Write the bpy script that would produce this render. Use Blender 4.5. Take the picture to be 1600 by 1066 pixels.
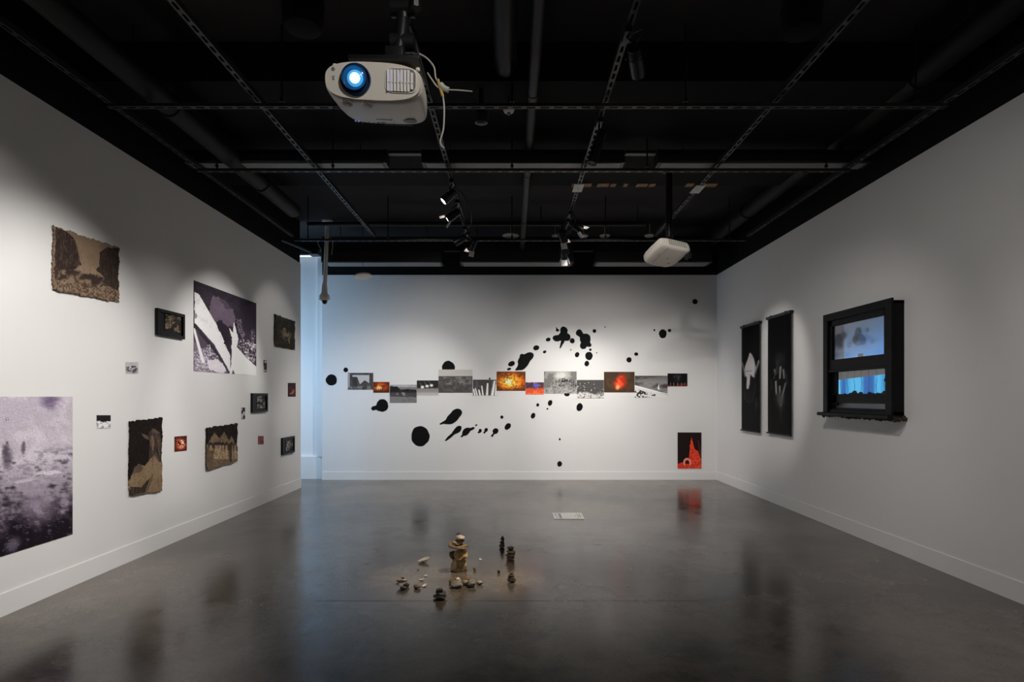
import bpy, math, random
import numpy as np
from mathutils import Vector, Matrix, Euler, noise as mnoise
PI = math.pi
S = bpy.context.scene
for o in list(bpy.data.objects): bpy.data.objects.remove(o)
C = S.collection
# ------------------------------------------------------------------ camera
F = 900.0; CH = 1.4; HZ = 620.0
cam_d = bpy.data.cameras.new('camera'); cam = bpy.data.objects.new('camera', cam_d); C.objects.link(cam)
cam_d.sensor_width = 36; cam_d.lens = 36*F/1600; cam_d.shift_y = (HZ-533)/1600
cam.location = (0, 0, CH); cam.rotation_euler = (PI/2, 0, 0); cam_d.clip_start = 0.05
S.camera = cam
S.view_settings.view_transform = 'Standard'; S.view_settings.look = 'None'
S.view_settings.gamma = 1; S.view_settings.use_curve_mapping = False
S.view_settings.exposure = 0.0
w = bpy.data.worlds.new('world'); S.world = w; w.use_nodes = True
w.node_tree.nodes['Background'].inputs[0].default_value = (0.05, 0.055, 0.06, 1)
w.node_tree.nodes['Background'].inputs[1].default_value = 0.3

XL, XR, YB, WH, DH = -3.25, 3.45, 9.7, 3.45, 4.1      # left wall, right wall, back wall, white height, deck height
YLE = 8.86                                            # end of left wall

def spot(name, loc, tgt, power, ang, blend=0.6, col=(1, .965, .925), rad=0.03, parent=None):
    d = bpy.data.lights.new(name, 'SPOT'); d.energy = power; d.spot_size = math.radians(ang); d.spot_blend = blend
    d.color = col; d.shadow_soft_size = rad
    o = bpy.data.objects.new(name, d); C.objects.link(o); o.location = loc
    o.rotation_euler = (Vector(tgt)-Vector(loc)).to_track_quat('-Z', 'Y').to_euler()
    if parent: o.parent = parent; o.location = Vector(loc)-parent.location
    return o
# spots without modelled fixtures: some stand for unseen track lamps, others are added fill
spot('unseen_spot_beam', (-0.6, 1.8, 3.4), (XL, 3.3, 1.35), 300, 58, 1.0)
spot('unseen_spot_beam', (0.68, 6.1, 3.45), (.72, 6.85, 0), 230, 52, 1.0)
spot('unseen_spot_beam', (1.92, 1.4, 3.4), (XR, 2.6, 1.2), 130, 75, .9)
spot('unseen_spot_beam', (0.68, 2.6, 3.4), (XR, 4.6, 0.8), 62, 95, 1.0)
spot('unseen_spot_beam', (1.0, 3.9, 3.45), (XR, 6.6, .3), 105, 72, 1.0)  # added spot brightening the lower right wall, no fixture here
spot('unseen_spot_beam', (0.3, -1.0, 3.4), (0.5, -3.0, 1.4), 110, 90, .8)  # added fill, bounces ambient light off the wall behind the camera
spot('unseen_spot_beam', (0.68, 0.3, 3.45), (-.43, 1.82, 2.40), 95, 26, .8)
spot('unseen_spot_beam', (-1.2, 6.3, 3.45), (-1.2, YB, .75), 165, 84, 1.0, rad=.16)  # added soft wash over the left of the back wall, no fixture
spot('unseen_spot_beam', (1.15, 6.35, 3.45), (1.4, YB, .75), 190, 84, 1.0, rad=.16)  # added soft wash over the right of the back wall, no fixture
# daylight coming down the side passage from a window round the corner
dl = bpy.data.lights.new('passage_daylight', 'AREA'); dl.shape = 'RECTANGLE'; dl.size = 1.1; dl.size_y = 2.4
dl.energy = 80; dl.color = (.45, .70, 1.0)
dlo = bpy.data.objects.new('passage_daylight', dl); C.objects.link(dlo); dlo.location = (-5.2, 8.6, 1.9)
dlo.rotation_euler = (Vector((-2.6, 9.9, 1.7))-Vector(dlo.location)).to_track_quat('-Z', 'Z').to_euler()

# ------------------------------------------------------------------ materials
def lin(c):
    c = c/255.0
    return c/12.92 if c <= 0.04045 else ((c+0.055)/1.055)**2.4
def mat(name, col, rough=.6, metal=0, emit=None, es=0, spec=.5, noise=None, bump=0, trans=0, coat=0):
    m = bpy.data.materials.new(name); m.use_nodes = True; nt = m.node_tree; b = nt.nodes['Principled BSDF']
    b.inputs['Base Color'].default_value = (*col, 1); b.inputs['Roughness'].default_value = rough
    b.inputs['Metallic'].default_value = metal; b.inputs['Specular IOR Level'].default_value = spec
    if trans: b.inputs['Transmission Weight'].default_value = trans
    if coat: b.inputs['Coat Weight'].default_value = coat
    if emit: b.inputs['Emission Color'].default_value = (*emit, 1); b.inputs['Emission Strength'].default_value = es
    if noise:
        sc, amt = noise
        tc = nt.nodes.new('ShaderNodeTexCoord'); n = nt.nodes.new('ShaderNodeTexNoise'); n.inputs['Scale'].default_value = sc; n.inputs['Detail'].default_value = 6
        nt.links.new(tc.outputs['Object'], n.inputs['Vector'])
        r = nt.nodes.new('ShaderNodeMapRange'); r.inputs['From Min'].default_value = .3; r.inputs['From Max'].default_value = .7
        r.inputs['To Min'].default_value = 1-amt; r.inputs['To Max'].default_value = 1+amt
        nt.links.new(n.outputs['Fac'], r.inputs['Value'])
        mx = nt.nodes.new('ShaderNodeMix'); mx.data_type = 'RGBA'; mx.blend_type = 'MULTIPLY'; mx.inputs[0].default_value = 1
        mx.inputs[6].default_value = (*col, 1); nt.links.new(r.outputs[0], mx.inputs[7]); nt.links.new(mx.outputs[2], b.inputs['Base Color'])
        if bump:
            bp = nt.nodes.new('ShaderNodeBump'); bp.inputs['Strength'].default_value = bump; bp.inputs['Distance'].default_value = .01
            nt.links.new(n.outputs['Fac'], bp.inputs['Height']); nt.links.new(bp.outputs[0], b.inputs['Normal'])
    return m
M = {}
M['wall'] = mat('white_wall_paint', (.74, .73, .72), .75, spec=.25, noise=(1.3, .012))
M['base'] = mat('white_baseboard_paint', (.76, .75, .74), .5, spec=.4)
M['black'] = mat('black_ceiling_paint', (.006, .006, .0065), .8, spec=.15)
M['deck'] = mat('charcoal_deck_paint', (.028, .026, .027), .85, spec=.2, noise=(2, .15))
M['blackm'] = mat('black_metal', (.012, .012, .013), .35, .3)
M['duct'] = mat('dark_duct_metal', (.008, .008, .009), .5, .2, spec=.35)
M['ductdark'] = mat('black_painted_duct', (.005, .005, .0055), .6, spec=.25)
M['strut'] = mat('black_strut_metal', (.028, .028, .030), .42, .4)
M['housing'] = mat('charcoal_housing_metal', (.014, .014, .015), .45, .2)
M['reflector'] = mat('grey_fixture_underside', (.22, .215, .215), .5)
M['ink'] = mat('black_ink_vinyl', (.006, .006, .0065), .7, spec=.08)
M['pwhite'] = mat('cream_projector_plastic', (.80, .74, .65), .38)
M['pgrey'] = mat('grey_projector_mark', (.2, .2, .2), .5)
M['pale'] = mat('pale_grey_plastic', (.78, .74, .70), .5)
M['dome'] = mat('black_glossy_dome', (.01, .01, .012), .08)
M['cable'] = mat('white_cable', (.5, .48, .42), .5)
M['yellow'] = mat('yellow_tape', (.5, .35, .08), .6)
M['card'] = mat('white_card', (.75, .73, .68), .7)
M['tan'] = mat('amber_spill_tan', (.36, .22, .12), .8, noise=(9, .3))  # tan colour imitating amber lamp spill on the beam
M['door'] = mat('grey_barn_door', (.4, .4, .4), .4)
M['lamp'] = mat('lit_lamp_lens', (1, 1, 1), .5, emit=(1, .88, .72), es=22)
M['lens'] = mat('projector_lens_glow', (.2, .5, 1), .3, emit=(.62, .88, 1.0), es=5)
M['lens2'] = mat('blue_lens_glass', (.01, .1, .28), .12, emit=(.02, .16, .45), es=.28, coat=1)
M['lensmid'] = mat('lens_inner_blue_glow', (.05, .3, .7), .2, emit=(.07, .42, .85), es=.75)
M['lensring'] = mat('dark_blue_lens_ring', (.012, .04, .1), .25)
M['bluegl'] = mat('blue_indicator_glow', (.2, .3, .8), .4, emit=(.25, .35, 1), es=.5)
M['frameblk'] = mat('black_painted_wood', (.009, .009, .01), .5, spec=.2)
M['winblk'] = mat('black_weathered_wood', (.0045, .0045, .005), .55, spec=.18, noise=(14, .4), bump=.2)
M['bark'] = mat('brown_crumbly_debris', (.05, .035, .022), .9, noise=(40, .5), bump=.5)
M['passlamp'] = mat('lit_tube', (1, 1, 1), .5, emit=(.85, .95, 1.0), es=1.3)

def colmat(name, rough=.75, emis=0, spec=.3):
    m = bpy.data.materials.new(name); m.use_nodes = True; nt = m.node_tree; b = nt.nodes['Principled BSDF']
    a = nt.nodes.new('ShaderNodeAttribute'); a.attribute_name = 'Col'
    nt.links.new(a.outputs['Color'], b.inputs['Base Color']); b.inputs['Roughness'].default_value = rough; b.inputs['Specular IOR Level'].default_value = spec
    if emis:
        nt.links.new(a.outputs['Color'], b.inputs['Emission Color']); b.inputs['Emission Strength'].default_value = emis
    return m
M['print'] = colmat('printed_photo_paper', .7, spec=.1)
M['cloth'] = colmat('printed_burlap', .95, spec=.1)
M['slatprint'] = colmat('printed_blind_slats', .6, spec=.12)
M['screen'] = colmat('glowing_projection_screen', .6, emis=1.0)
sb = M['screen'].node_tree.nodes['Principled BSDF']; M['screen'].node_tree.links.remove(sb.inputs['Base Color'].links[0]); sb.inputs['Base Color'].default_value = (.03, .03, .03, 1)

# floor
fm = bpy.data.materials.new('polished_concrete'); fm.use_nodes = True; nt = fm.node_tree; b = nt.nodes['Principled BSDF']
tc = nt.nodes.new('ShaderNodeTexCoord')
def nz(scale, detail, dist=0, rough=.55):
    n = nt.nodes.new('ShaderNodeTexNoise'); n.inputs['Scale'].default_value = scale; n.inputs['Detail'].default_value = detail
    n.inputs['Distortion'].default_value = dist; n.inputs['Roughness'].default_value = rough
    nt.links.new(tc.outputs['Object'], n.inputs['Vector']); return n
n1 = nz(.8, 7, .8); n2 = nz(3.2, 9, .3, .7); n3 = nz(60, 4)
cr = nt.nodes.new('ShaderNodeValToRGB'); e = cr.color_ramp.elements
e[0].position = .38; e[0].color = (.034, .027, .021, 1); e[1].position = .60; e[1].color = (.15, .125, .102, 1)
ad = nt.nodes.new('ShaderNodeMix'); ad.data_type = 'FLOAT'; ad.inputs[0].default_value = .42
nt.links.new(n1.outputs['Fac'], ad.inputs[2]); nt.links.new(n2.outputs['Fac'], ad.inputs[3]); nt.links.new(ad.outputs[0], cr.inputs[0])
sp = nt.nodes.new('ShaderNodeMapRange'); sp.inputs['From Min'].default_value = .3; sp.inputs['From Max'].default_value = .7; sp.inputs['To Min'].default_value = .86; sp.inputs['To Max'].default_value = 1.14
nt.links.new(n3.outputs['Fac'], sp.inputs['Value'])
mm = nt.nodes.new('ShaderNodeMix'); mm.data_type = 'RGBA'; mm.blend_type = 'MULTIPLY'; mm.inputs[0].default_value = 1
nt.links.new(cr.outputs[0], mm.inputs[6]); nt.links.new(sp.outputs[0], mm.inputs[7]); nt.links.new(mm.outputs[2], b.inputs['Base Color'])
rr = nt.nodes.new('ShaderNodeMapRange'); rr.inputs['From Min'].default_value = .3; rr.inputs['From Max'].default_value = .7; rr.inputs['To Min'].default_value = .13; rr.inputs['To Max'].default_value = .27
nt.links.new(n2.outputs['Fac'], rr.inputs['Value']); nt.links.new(rr.outputs[0], b.inputs['Roughness'])
bp = nt.nodes.new('ShaderNodeBump'); bp.inputs['Strength'].default_value = .06; bp.inputs['Distance'].default_value = .02
nt.links.new(n2.outputs['Fac'], bp.inputs['Height']); nt.links.new(bp.outputs[0], b.inputs['Normal'])
b.inputs['Specular IOR Level'].default_value = .55
M['floor'] = fm

def rockmat(name, c1, c2, sc=9):
    m = bpy.data.materials.new(name); m.use_nodes = True; nt = m.node_tree; b = nt.nodes['Principled BSDF']
    tc = nt.nodes.new('ShaderNodeTexCoord'); n = nt.nodes.new('ShaderNodeTexNoise'); n.inputs['Scale'].default_value = sc*3; n.inputs['Detail'].default_value = 8
    nt.links.new(tc.outputs['Object'], n.inputs['Vector'])
    cr = nt.nodes.new('ShaderNodeValToRGB'); e = cr.color_ramp.elements
    e[0].position = .36; e[0].color = (*c1, 1); e[1].position = .64; e[1].color = (*c2, 1)
    nt.links.new(n.outputs['Fac'], cr.inputs[0]); nt.links.new(cr.outputs[0], b.inputs['Base Color']); b.inputs['Roughness'].default_value = .85
    bp = nt.nodes.new('ShaderNodeBump'); bp.inputs['Strength'].default_value = .6; bp.inputs['Distance'].default_value = .006
    nt.links.new(n.outputs['Fac'], bp.inputs['Height']); nt.links.new(bp.outputs[0], b.inputs['Normal'])
    return m
R_ = dict(tan=rockmat('tan_sandstone', (.30, .20, .10), (.55, .40, .22)), ochre=rockmat('ochre_stone', (.34, .20, .08), (.60, .42, .20)),
          brown=rockmat('brown_stone', (.09, .055, .03), (.22, .14, .08)), dark=rockmat('dark_grey_stone', (.03, .026, .023), (.09, .08, .07)),
          grey=rockmat('grey_stone', (.12, .11, .10), (.25, .23, .2)), pink=rockmat('pinkish_stone', (.26, .18, .14), (.48, .37, .30)),
          pale=rockmat('pale_stone', (.4, .32, .24), (.65, .56, .44)), black=rockmat('black_stone', (.012, .012, .012), (.035, .033, .03)),
          shell=rockmat('white_shell', (.6, .54, .44), (.85, .82, .75)))

# ------------------------------------------------------------------ mesh helpers
def tag(o, label=None, cat=None, group=None, kind=None):
    if label: o['label'] = label
    if cat: o['category'] = cat
    if group: o['group'] = group
    if kind: o['kind'] = kind
    return o
def thing(name, loc, label, cat, group=None, rot=None):
    o = bpy.data.objects.new(name, None); C.objects.link(o); o.location = loc; o.empty_display_size = .1
    if rot: o.rotation_euler = rot
    return tag(o, label, cat, group)
class MB:
    def __init__(s): s.v = []; s.f = []; s.mi = []; s.sm = []
    def add(s, vs, fs, mi=0, smooth=False, T=None):
        n = len(s.v)
        for p in vs:
            p = Vector(p); s.v.append(T @ p if T is not None else p)
        for f in fs: s.f.append([i+n for i in f]); s.mi.append(mi); s.sm.append(smooth)
        return s
    def box(s, x0, x1, y0, y1, z0, z1, mi=0, T=None):
        return s.add([(x0,y0,z0),(x1,y0,z0),(x1,y1,z0),(x0,y1,z0),(x0,y0,z1),(x1,y0,z1),(x1,y1,z1),(x0,y1,z1)],
                     [(0,3,2,1),(4,5,6,7),(0,1,5,4),(1,2,6,5),(2,3,7,6),(3,0,4,7)], mi, False, T)
    def bbox(s, x0, x1, y0, y1, z0, z1, bv, mi=0, T=None):   # box with chamfered edges
        import bmesh
        bm = bmesh.new(); r = bmesh.ops.create_cube(bm, size=1)
        for v in bm.verts: v.co = Vector(((x0+x1)/2+v.co.x*(x1-x0), (y0+y1)/2+v.co.y*(y1-y0), (z0+z1)/2+v.co.z*(z1-z0)))
        bmesh.ops.bevel(bm, geom=list(bm.edges), offset=bv, segments=2, affect='EDGES', profile=.6)
        bm.verts.index_update()
        s.add([v.co.copy() for v in bm.verts], [[v.index for v in f.verts] for f in bm.faces], mi, False, T); bm.free(); return s
    def lathe(s, prof, p0, axis, seg=24, mi=0, smooth=True, T=None):   # prof: (r, t) along axis
        a = Vector(axis).normalized(); u = a.orthogonal().normalized(); w_ = a.cross(u); p0 = Vector(p0)
        vs = []; fs = []
        for r, t in prof:
            for k in range(seg):
                th = 2*PI*k/seg; vs.append(p0+a*t+(u*math.cos(th)+w_*math.sin(th))*r)
        for i in range(len(prof)-1):
            for k in range(seg):
                k2 = (k+1) % seg; fs.append((i*seg+k, i*seg+k2, (i+1)*seg+k2, (i+1)*seg+k))
        fs.append(tuple(range(seg))[::-1]); fs.append(tuple((len(prof)-1)*seg+k for k in range(seg)))
        return s.add(vs, fs, mi, smooth, T)
    def cyl(s, p0, p1, r, seg=16, mi=0, r1=None, T=None):
        d = Vector(p1)-Vector(p0); return s.lathe([(r, 0), (r if r1 is None else r1, d.length)], p0, d, seg, mi, True, T)
    def tube(s, pts, r, seg=8, mi=0, n=8, T=None):           # smooth Catmull-Rom tube
        P = [Vector(p) for p in pts]; Q = []
        for i in range(len(P)-1):
            a = P[max(i-1, 0)]; b_ = P[i]; c = P[i+1]; d = P[min(i+2, len(P)-1)]
            for k in range(n):
                t = k/n; Q.append(.5*((2*b_)+(c-a)*t+(2*a-5*b_+4*c-d)*t*t+(3*b_-a-3*c+d)*t**3))
        Q.append(P[-1]); vs = []; fs = []; up = None
        for i, q in enumerate(Q):
            tg = (Q[min(i+1, len(Q)-1)]-Q[max(i-1, 0)]).normalized()
            if up is None: up = tg.orthogonal().normalized()
            up = (up-tg*up.dot(tg)).normalized(); w_ = tg.cross(up)
            for k in range(seg):
                th = 2*PI*k/seg; vs.append(q+(up*math.cos(th)+w_*math.sin(th))*r)
        for i in range(len(Q)-1):
            for k in range(seg):
                k2 = (k+1) % seg; fs.append((i*seg+k, i*seg+k2, (i+1)*seg+k2, (i+1)*seg+k))
        fs.append(tuple(range(seg))[::-1]); fs.append(tuple((len(Q)-1)*seg+k for k in range(seg)))
        return s.add(vs, fs, mi, True, T)
    def prism(s, poly, z0, z1, fn, mi=0):                     # polygon (a,b) extruded z0..z1, fn(a,b,z)->point
        n = len(poly); vs = [fn(a, b_, z0) for a, b_ in poly]+[fn(a, b_, z1) for a, b_ in poly]
        return s.add(vs, [tuple(range(n))[::-1], tuple(range(n, 2*n))]+[(k, (k+1) % n, n+(k+1) % n, n+k) for k in range(n)], mi)
    def build(s, name, mats, parent=None, label=None, cat=None, group=None, kind=None, local=False):
        me = bpy.data.meshes.new(name)
        if parent is not None: off = Vector((0,0,0)) if local else Vector(parent.location)
        else:
            xs = [v.x for v in s.v]; ys = [v.y for v in s.v]; zs = [v.z for v in s.v]
            off = Vector(((min(xs)+max(xs))/2, (min(ys)+max(ys))/2, min(zs)))
        me.from_pydata([v-off for v in s.v], [], s.f)
        for m in (mats if isinstance(mats, (list, tuple)) else [mats]): me.materials.append(m)
        me.polygons.foreach_set('material_index', s.mi); me.polygons.foreach_set('use_smooth', s.sm)
        import bmesh
        bm = bmesh.new(); bm.from_mesh(me); bmesh.ops.recalc_face_normals(bm, faces=bm.faces); bm.to_mesh(me); bm.free()
        me.update()
        o = bpy.data.objects.new(name, me); C.objects.link(o)
        if parent is not None: o.parent = parent
        else: o.location = off
        if any(s.sm):
            try: me.set_sharp_from_angle(angle=math.radians(40))
            except Exception: pass
        return tag(o, label, cat, group, kind)
def struct(name, m, *boxes):
    b = MB()
    for bx in boxes: b.box(*bx)
    return b.build(name, m, kind='structure')
def at(px, py, y): return Vector(((px-800)*y/F, y, CH+(HZ-py)*y/F))
def bw(px, py, off=0): return at(px, py, YB-off)
def lw(px, py, off=0):
    X = XL+off; return at(px, py, F*X/(px-800))
def rw(px, py, off=0):
    X = XR-off; return at(px, py, F*X/(px-800))
def fl(px, py): y = F*CH/(py-HZ); return Vector(((px-800)*y/F, y, 0))

# ------------------------------------------------------------------ room shell
XO = -6.6
struct('floor', M['floor'], (XO, XR+.3, -3.3, 10.3, -.1, 0))
struct('ceiling', M['deck'], (XO, XR+.3, -3.3, 10.3, DH, DH+.15))
struct('wall_left', M['wall'], (XL-.16, XL, -3, YLE, 0, WH))
struct('wall_right', M['wall'], (XR, XR+.2, -3.2, YB+.2, 0, WH))
struct('wall_back', M['wall'], (-3.2, XR, YB, YB+.2, 0, WH))
struct('wall_front', M['wall'], (XO, XR, -3.2, -3, 0, DH))
struct('wall_recess', M['wall'], (XO, -3.2, 9.86, 10.06, 0, 3.9))
struct('wall_passage', M['wall'], (XO-.15, XO, -3, 10.06, 0, DH))
struct('trim_1', M['black'], (XL-.16, XL-.012, -3, YLE, WH, DH))
struct('trim_2', M['black'], (XR+.012, XR+.2, -3.2, YB+.2, WH, DH))
struct('trim_3', M['black'], (-3.2, XR+.012, YB+.012, YB+.2, WH, DH))
struct('trim_4', M['black'], (XL-.16, XR+.012, 4.38, 6.55, 3.8, DH))           # dropped ceiling beam
struct('trim_5', M['base'], (XO, -3.2, 9.80, 9.86, 0, .38))                    # ledge at the foot of the recess
struct('trim_6', M['black'], (XO, -3.2, 9.85, 10.06, 3.9, DH))
struct('trim_7', M['wall'], (-3.3, -3.2, 9.775, 9.86, .38, 3.9))              # pilaster in the recess corner
for nm, bx in (('baseboard_left', (XL, XL+.009, -3, YLE, 0, .145)), ('baseboard_right', (XR-.009, XR, -3, YB, 0, .145)),
               ('baseboard_back', (-3.2, XR-.009, YB-.009, YB, 0, .135))):
    b_ = MB(); b_.box(*bx)
    x0, x1, y0, y1, z0, z1 = bx
    b_.build(nm, M['base'], kind='structure')
struct('trim_8', mat('saw_cut_line', (.05, .045, .04), .8), (-1.35, 1.35, 3.945, 3.949, 0, .0006))

# ------------------------------------------------------------------ overhead strut grid, rods, pipes
def rail(name, axis, fixed, a0, a1, z, label, group, h=.04):
    # slotted channel: two flanges and rungs
    b = MB(); wd = .021; step = .10
    def bx(u0, u1, v0, v1, z0, z1):
        if axis == 'y': b.box(fixed+v0, fixed+v1, u0, u1, z0, z1)
        else: b.box(u0, u1, fixed+v0, fixed+v1, z0, z1)
    bx(a0, a1, -wd, -wd+.012, z, z+h); bx(a0, a1, wd-.012, wd, z, z+h)
    n = int((a1-a0)/step)
    for k in range(n+1):
        u = a0+k*step; bx(u, min(u+.035, a1), -wd+.012, wd-.012, z, z+.004)
    return b.build(name, M['strut'], label=label, cat='rail', group=group)
RZ = CH+2.15
rows = [(-2.95, 'running along the left wall'), (-1.85, 'second in from the left wall'), (-.6, 'left of centre carrying the left spotlights'),
        (.68, 'right of centre carrying the right spotlights'), (1.92, 'beside the far projector pole'), (3.17, 'running along the right wall')]
for x, d in rows:
    rail('strut_channel', 'y', x, 1.2, 7.74, RZ, 'black slotted steel ceiling channel '+d, 'lengthwise ceiling channels')
for y, d in ((4.18, 'nearest, passing behind the lit projector'), (5.37, 'middle one, just under the long dark housings'), (7.76, 'farthest, in front of the back wall')):
    rail('strut_channel', 'x', y, -2.93, 3.15, RZ-.052, 'black slotted crosswise ceiling channel, '+d, 'crosswise ceiling channels', .024)
for y, top, d in ((4.18, DH, 'nearest'), (5.37, 3.8, 'middle'), (7.76, DH, 'farthest')):
    for x, e in ((-2.75, 'far left'), (-1.67, 'left'), (0, 'centre'), (1.26, 'right'), (2.93, 'far right')):
        b = MB(); b.cyl((x, y, RZ-.03), (x, y, top), .007, 8); b.cyl((x, y, RZ-.01), (x, y, RZ+.012), .016, 6)
        b.build('threaded_rod', M['blackm'], label='thin black hanging rod, %s on the %s crosswise channel' % (e, d), cat='rod', group='rods holding the ceiling channels')
def pipe(x, y0, y1, z, r, label, seg=24, m='duct'):
    b = MB(); b.cyl((x, y0, z), (x, y1, z), r, seg)
    for yy in np.arange(y0+.7, y1-.1, 1.6): b.cyl((x, yy, z), (x, yy+.04, z), r*1.12, seg)
    return b.build('ceiling_pipe', M[m], label=label, cat='pipe')
pipe(-2.62, .5, 6.9, 3.88-.25, .085, 'dark grey round pipe along the ceiling above the left wall', m='ductdark')
pipe(3.12, .5, YB, 3.88-.02, .10, 'dark grey round pipe along the ceiling above the right wall', m='ductdark')
pipe(-.05, .5, 4.36, 3.9, .085, 'thick dark round pipe down the middle of the ceiling, left one')
pipe(.16, .5, 9.3, 3.72, .04, 'slimmer dark pipe down the middle of the ceiling, right one')
b = MB(); b.cyl((-2.9, 8.17, CH+2.45), (1.9, 8.17, CH+2.45), .03, 14); b.build('ceiling_pipe', M['blackm'], label='black crosswise pipe hung low before the back wall', cat='pipe')
for x, d in ((.41, 'left'), (1.78, 'right')):
    b = MB(); b.cyl((x, 8.17, CH+2.47), (x, 8.17, DH), .006, 8)
    b.build('threaded_rod', M['blackm'], label='thin rod holding the low crosswise pipe, %s of two' % d, cat='rod', group='rods holding the low pipe')
def duct_drop(x, y, z, r, label):
    b = MB(); b.lathe([(r*.55, 0), (r*.86, .015), (r*.97, .05), (r, .1), (r, .16), (r*1.05, .16), (r*1.05, .19), (r, .19), (r, DH-z)], (x, y, z), (0, 0, 1), 28)
    return b.build('duct_drop', M['black'], label=label, cat='duct')
duct_drop(-1.36, 3.75, 3.78, .13, 'round black duct end hanging left of the lit projector')
duct_drop(1.86, 3.7, 3.72, .12, 'round black duct end hanging at upper right')
def housing(x0, x1, y0, y1, z, h, label, group):
    t = thing('light_housing', ((x0+x1)/2, (y0+y1)/2, z), label, 'light fixture', group)
    b = MB(); pr = [(y0+.02, z+h), (y0, z+h*.55), (y0, z+.018), (y0+.012, z+.004), (y1-.012, z+.004), (y1, z+.018), (y1, z+h)]
    b.prism(pr, x0, x1, lambda a, b_, q: (q, a, b_)); b.build('body', M['housing'], t)
    b = MB(); b.bbox(x0+.03, x1-.03, y0+.01, y1-.01, z-.004, z+.0035, .0015); b.build('diffuser', M['reflector'], t)
    for xx, e in ((x0-.008, x0), (x1, x1+.008)):
        b = MB(); b.prism([(y0-.004, z), (y1+.004, z), (y1+.004, z+h+.004), (y0+.01, z+h+.004)], xx, e, lambda a, b_, q: (q, a, b_)); b.build('end_cap', M['blackm'], t)
    for xx in (x0+.25, x1-.25):
        b = MB(); b.cyl((xx, (y0+y1)/2, z+h), (xx, (y0+y1)/2, (3.8 if y0 < 6.5 else DH)-.002), .005, 8); b.build('suspension', M['blackm'], t)
for i, (a, c, d) in enumerate(((-3.07, -1.19, 'left'), (-.84, 1.05, 'middle'), (1.38, 3.36, 'right'))):
    housing(a, c, 5.40, 5.56, CH+2.195, .13, 'long charcoal ceiling housing, %s of the near row' % d, 'near row of long ceiling housings')
for i, (a, c, d) in enumerate(((-2.95, -1.1, 'left'), (-.8, .95, 'middle'), (1.3, 3.1, 'right'))):
    housing(a, c, 8.93, 9.22, CH+2.085, .3, 'long charcoal ceiling housing, %s of the far row' % d, 'far row of long ceiling housings')
for (a, c, y, z, d) in ((-1.17, -.86, 5.45, CH+2.29, 'left gap of the near row'), (1.07, 1.36, 5.45, CH+2.29, 'right gap of the near row'),
                        (-1.08, -.82, 9.05, CH+2.28, 'left gap of the far row'), (.97, 1.28, 9.05, CH+2.28, 'right gap of the far row')):
    b = MB(); b.box(a, c, y-.03, y+.03, z, z+.03); b.build('joining_bracket', M['strut'], label='grey metal bracket bridging the '+d, cat='bracket')
b = MB(); b.bbox(-3.05, -2.9, 8.6, 8.78, CH+2.13, CH+2.20, .008); b.build('junction_box', M['blackm'], label='black box beside the camera pole at the passage corner', cat='box')
b = MB(); b.cyl((-3.12, 7.77, RZ-.03), (-3.0, 8.59, RZ+.01), .02, 10); b.build('conduit', M['strut'], label='grey conduit slanting behind the farthest channel at left', cat='conduit')
for px, wd in ((820-22, 13), (868, 6), (912, 7), (945, 8), (1015, 8)):
    q = at(px, 368, 9.0); r = wd*9.0/F
    b = MB(); b.lathe([(r*.35, -.03), (r*.8, -.024), (r, -.012), (r, 0), (.004, .01), (.004, DH-q.z)], (q.x, q.y, q.z), (0, 0, 1), 28)
    b.build('ceiling_disc', M['pale'], label='pale round ceiling fixture near back wall at %s' % {798: 'the centre line', 868: 'left of the right spotlights', 912: 'right of the right spotlights', 945: 'the pipe end', 1015: 'the far projector'}[px], cat='ceiling fixture')
# tan blocks painted as amber spotlight spill along the far edge of the dropped beam
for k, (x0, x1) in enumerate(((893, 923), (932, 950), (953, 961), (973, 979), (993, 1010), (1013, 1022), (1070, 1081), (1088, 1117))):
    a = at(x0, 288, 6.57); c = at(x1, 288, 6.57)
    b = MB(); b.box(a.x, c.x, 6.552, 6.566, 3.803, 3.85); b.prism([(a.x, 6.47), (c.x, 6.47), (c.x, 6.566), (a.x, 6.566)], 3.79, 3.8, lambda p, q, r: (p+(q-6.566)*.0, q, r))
    b.build('light_spill_block', M['tan'], label='tan block imitating amber light spill on the beam edge, %s' % ['leftmost of the row', 'second of the row', 'small third piece', 'narrow fourth piece', 'wide piece left of the projector pole', 'small piece beside the pole', 'narrow piece right of the pole', 'rightmost of the row'][k], cat='light spill', group='tan blocks imitating light spill on the beam edge')
# two white plates on channels
for x, py, d in ((.68, 295, 'right of centre channel'), (1.92, 297, 'channel beside the far projector')):
    y = F*2.14/(HZ-py)
    b = MB(); b.bbox(x-.05, x+.05, y-.11, y+.11, RZ-.007, RZ-.001, .002); b.cyl((x, y, RZ-.009), (x, y, RZ-.006), .006, 8, 1)
    b.build('cover_plate', [M['card'], M['blackm']], label='white cover plate under the '+d, cat='plate')
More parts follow.
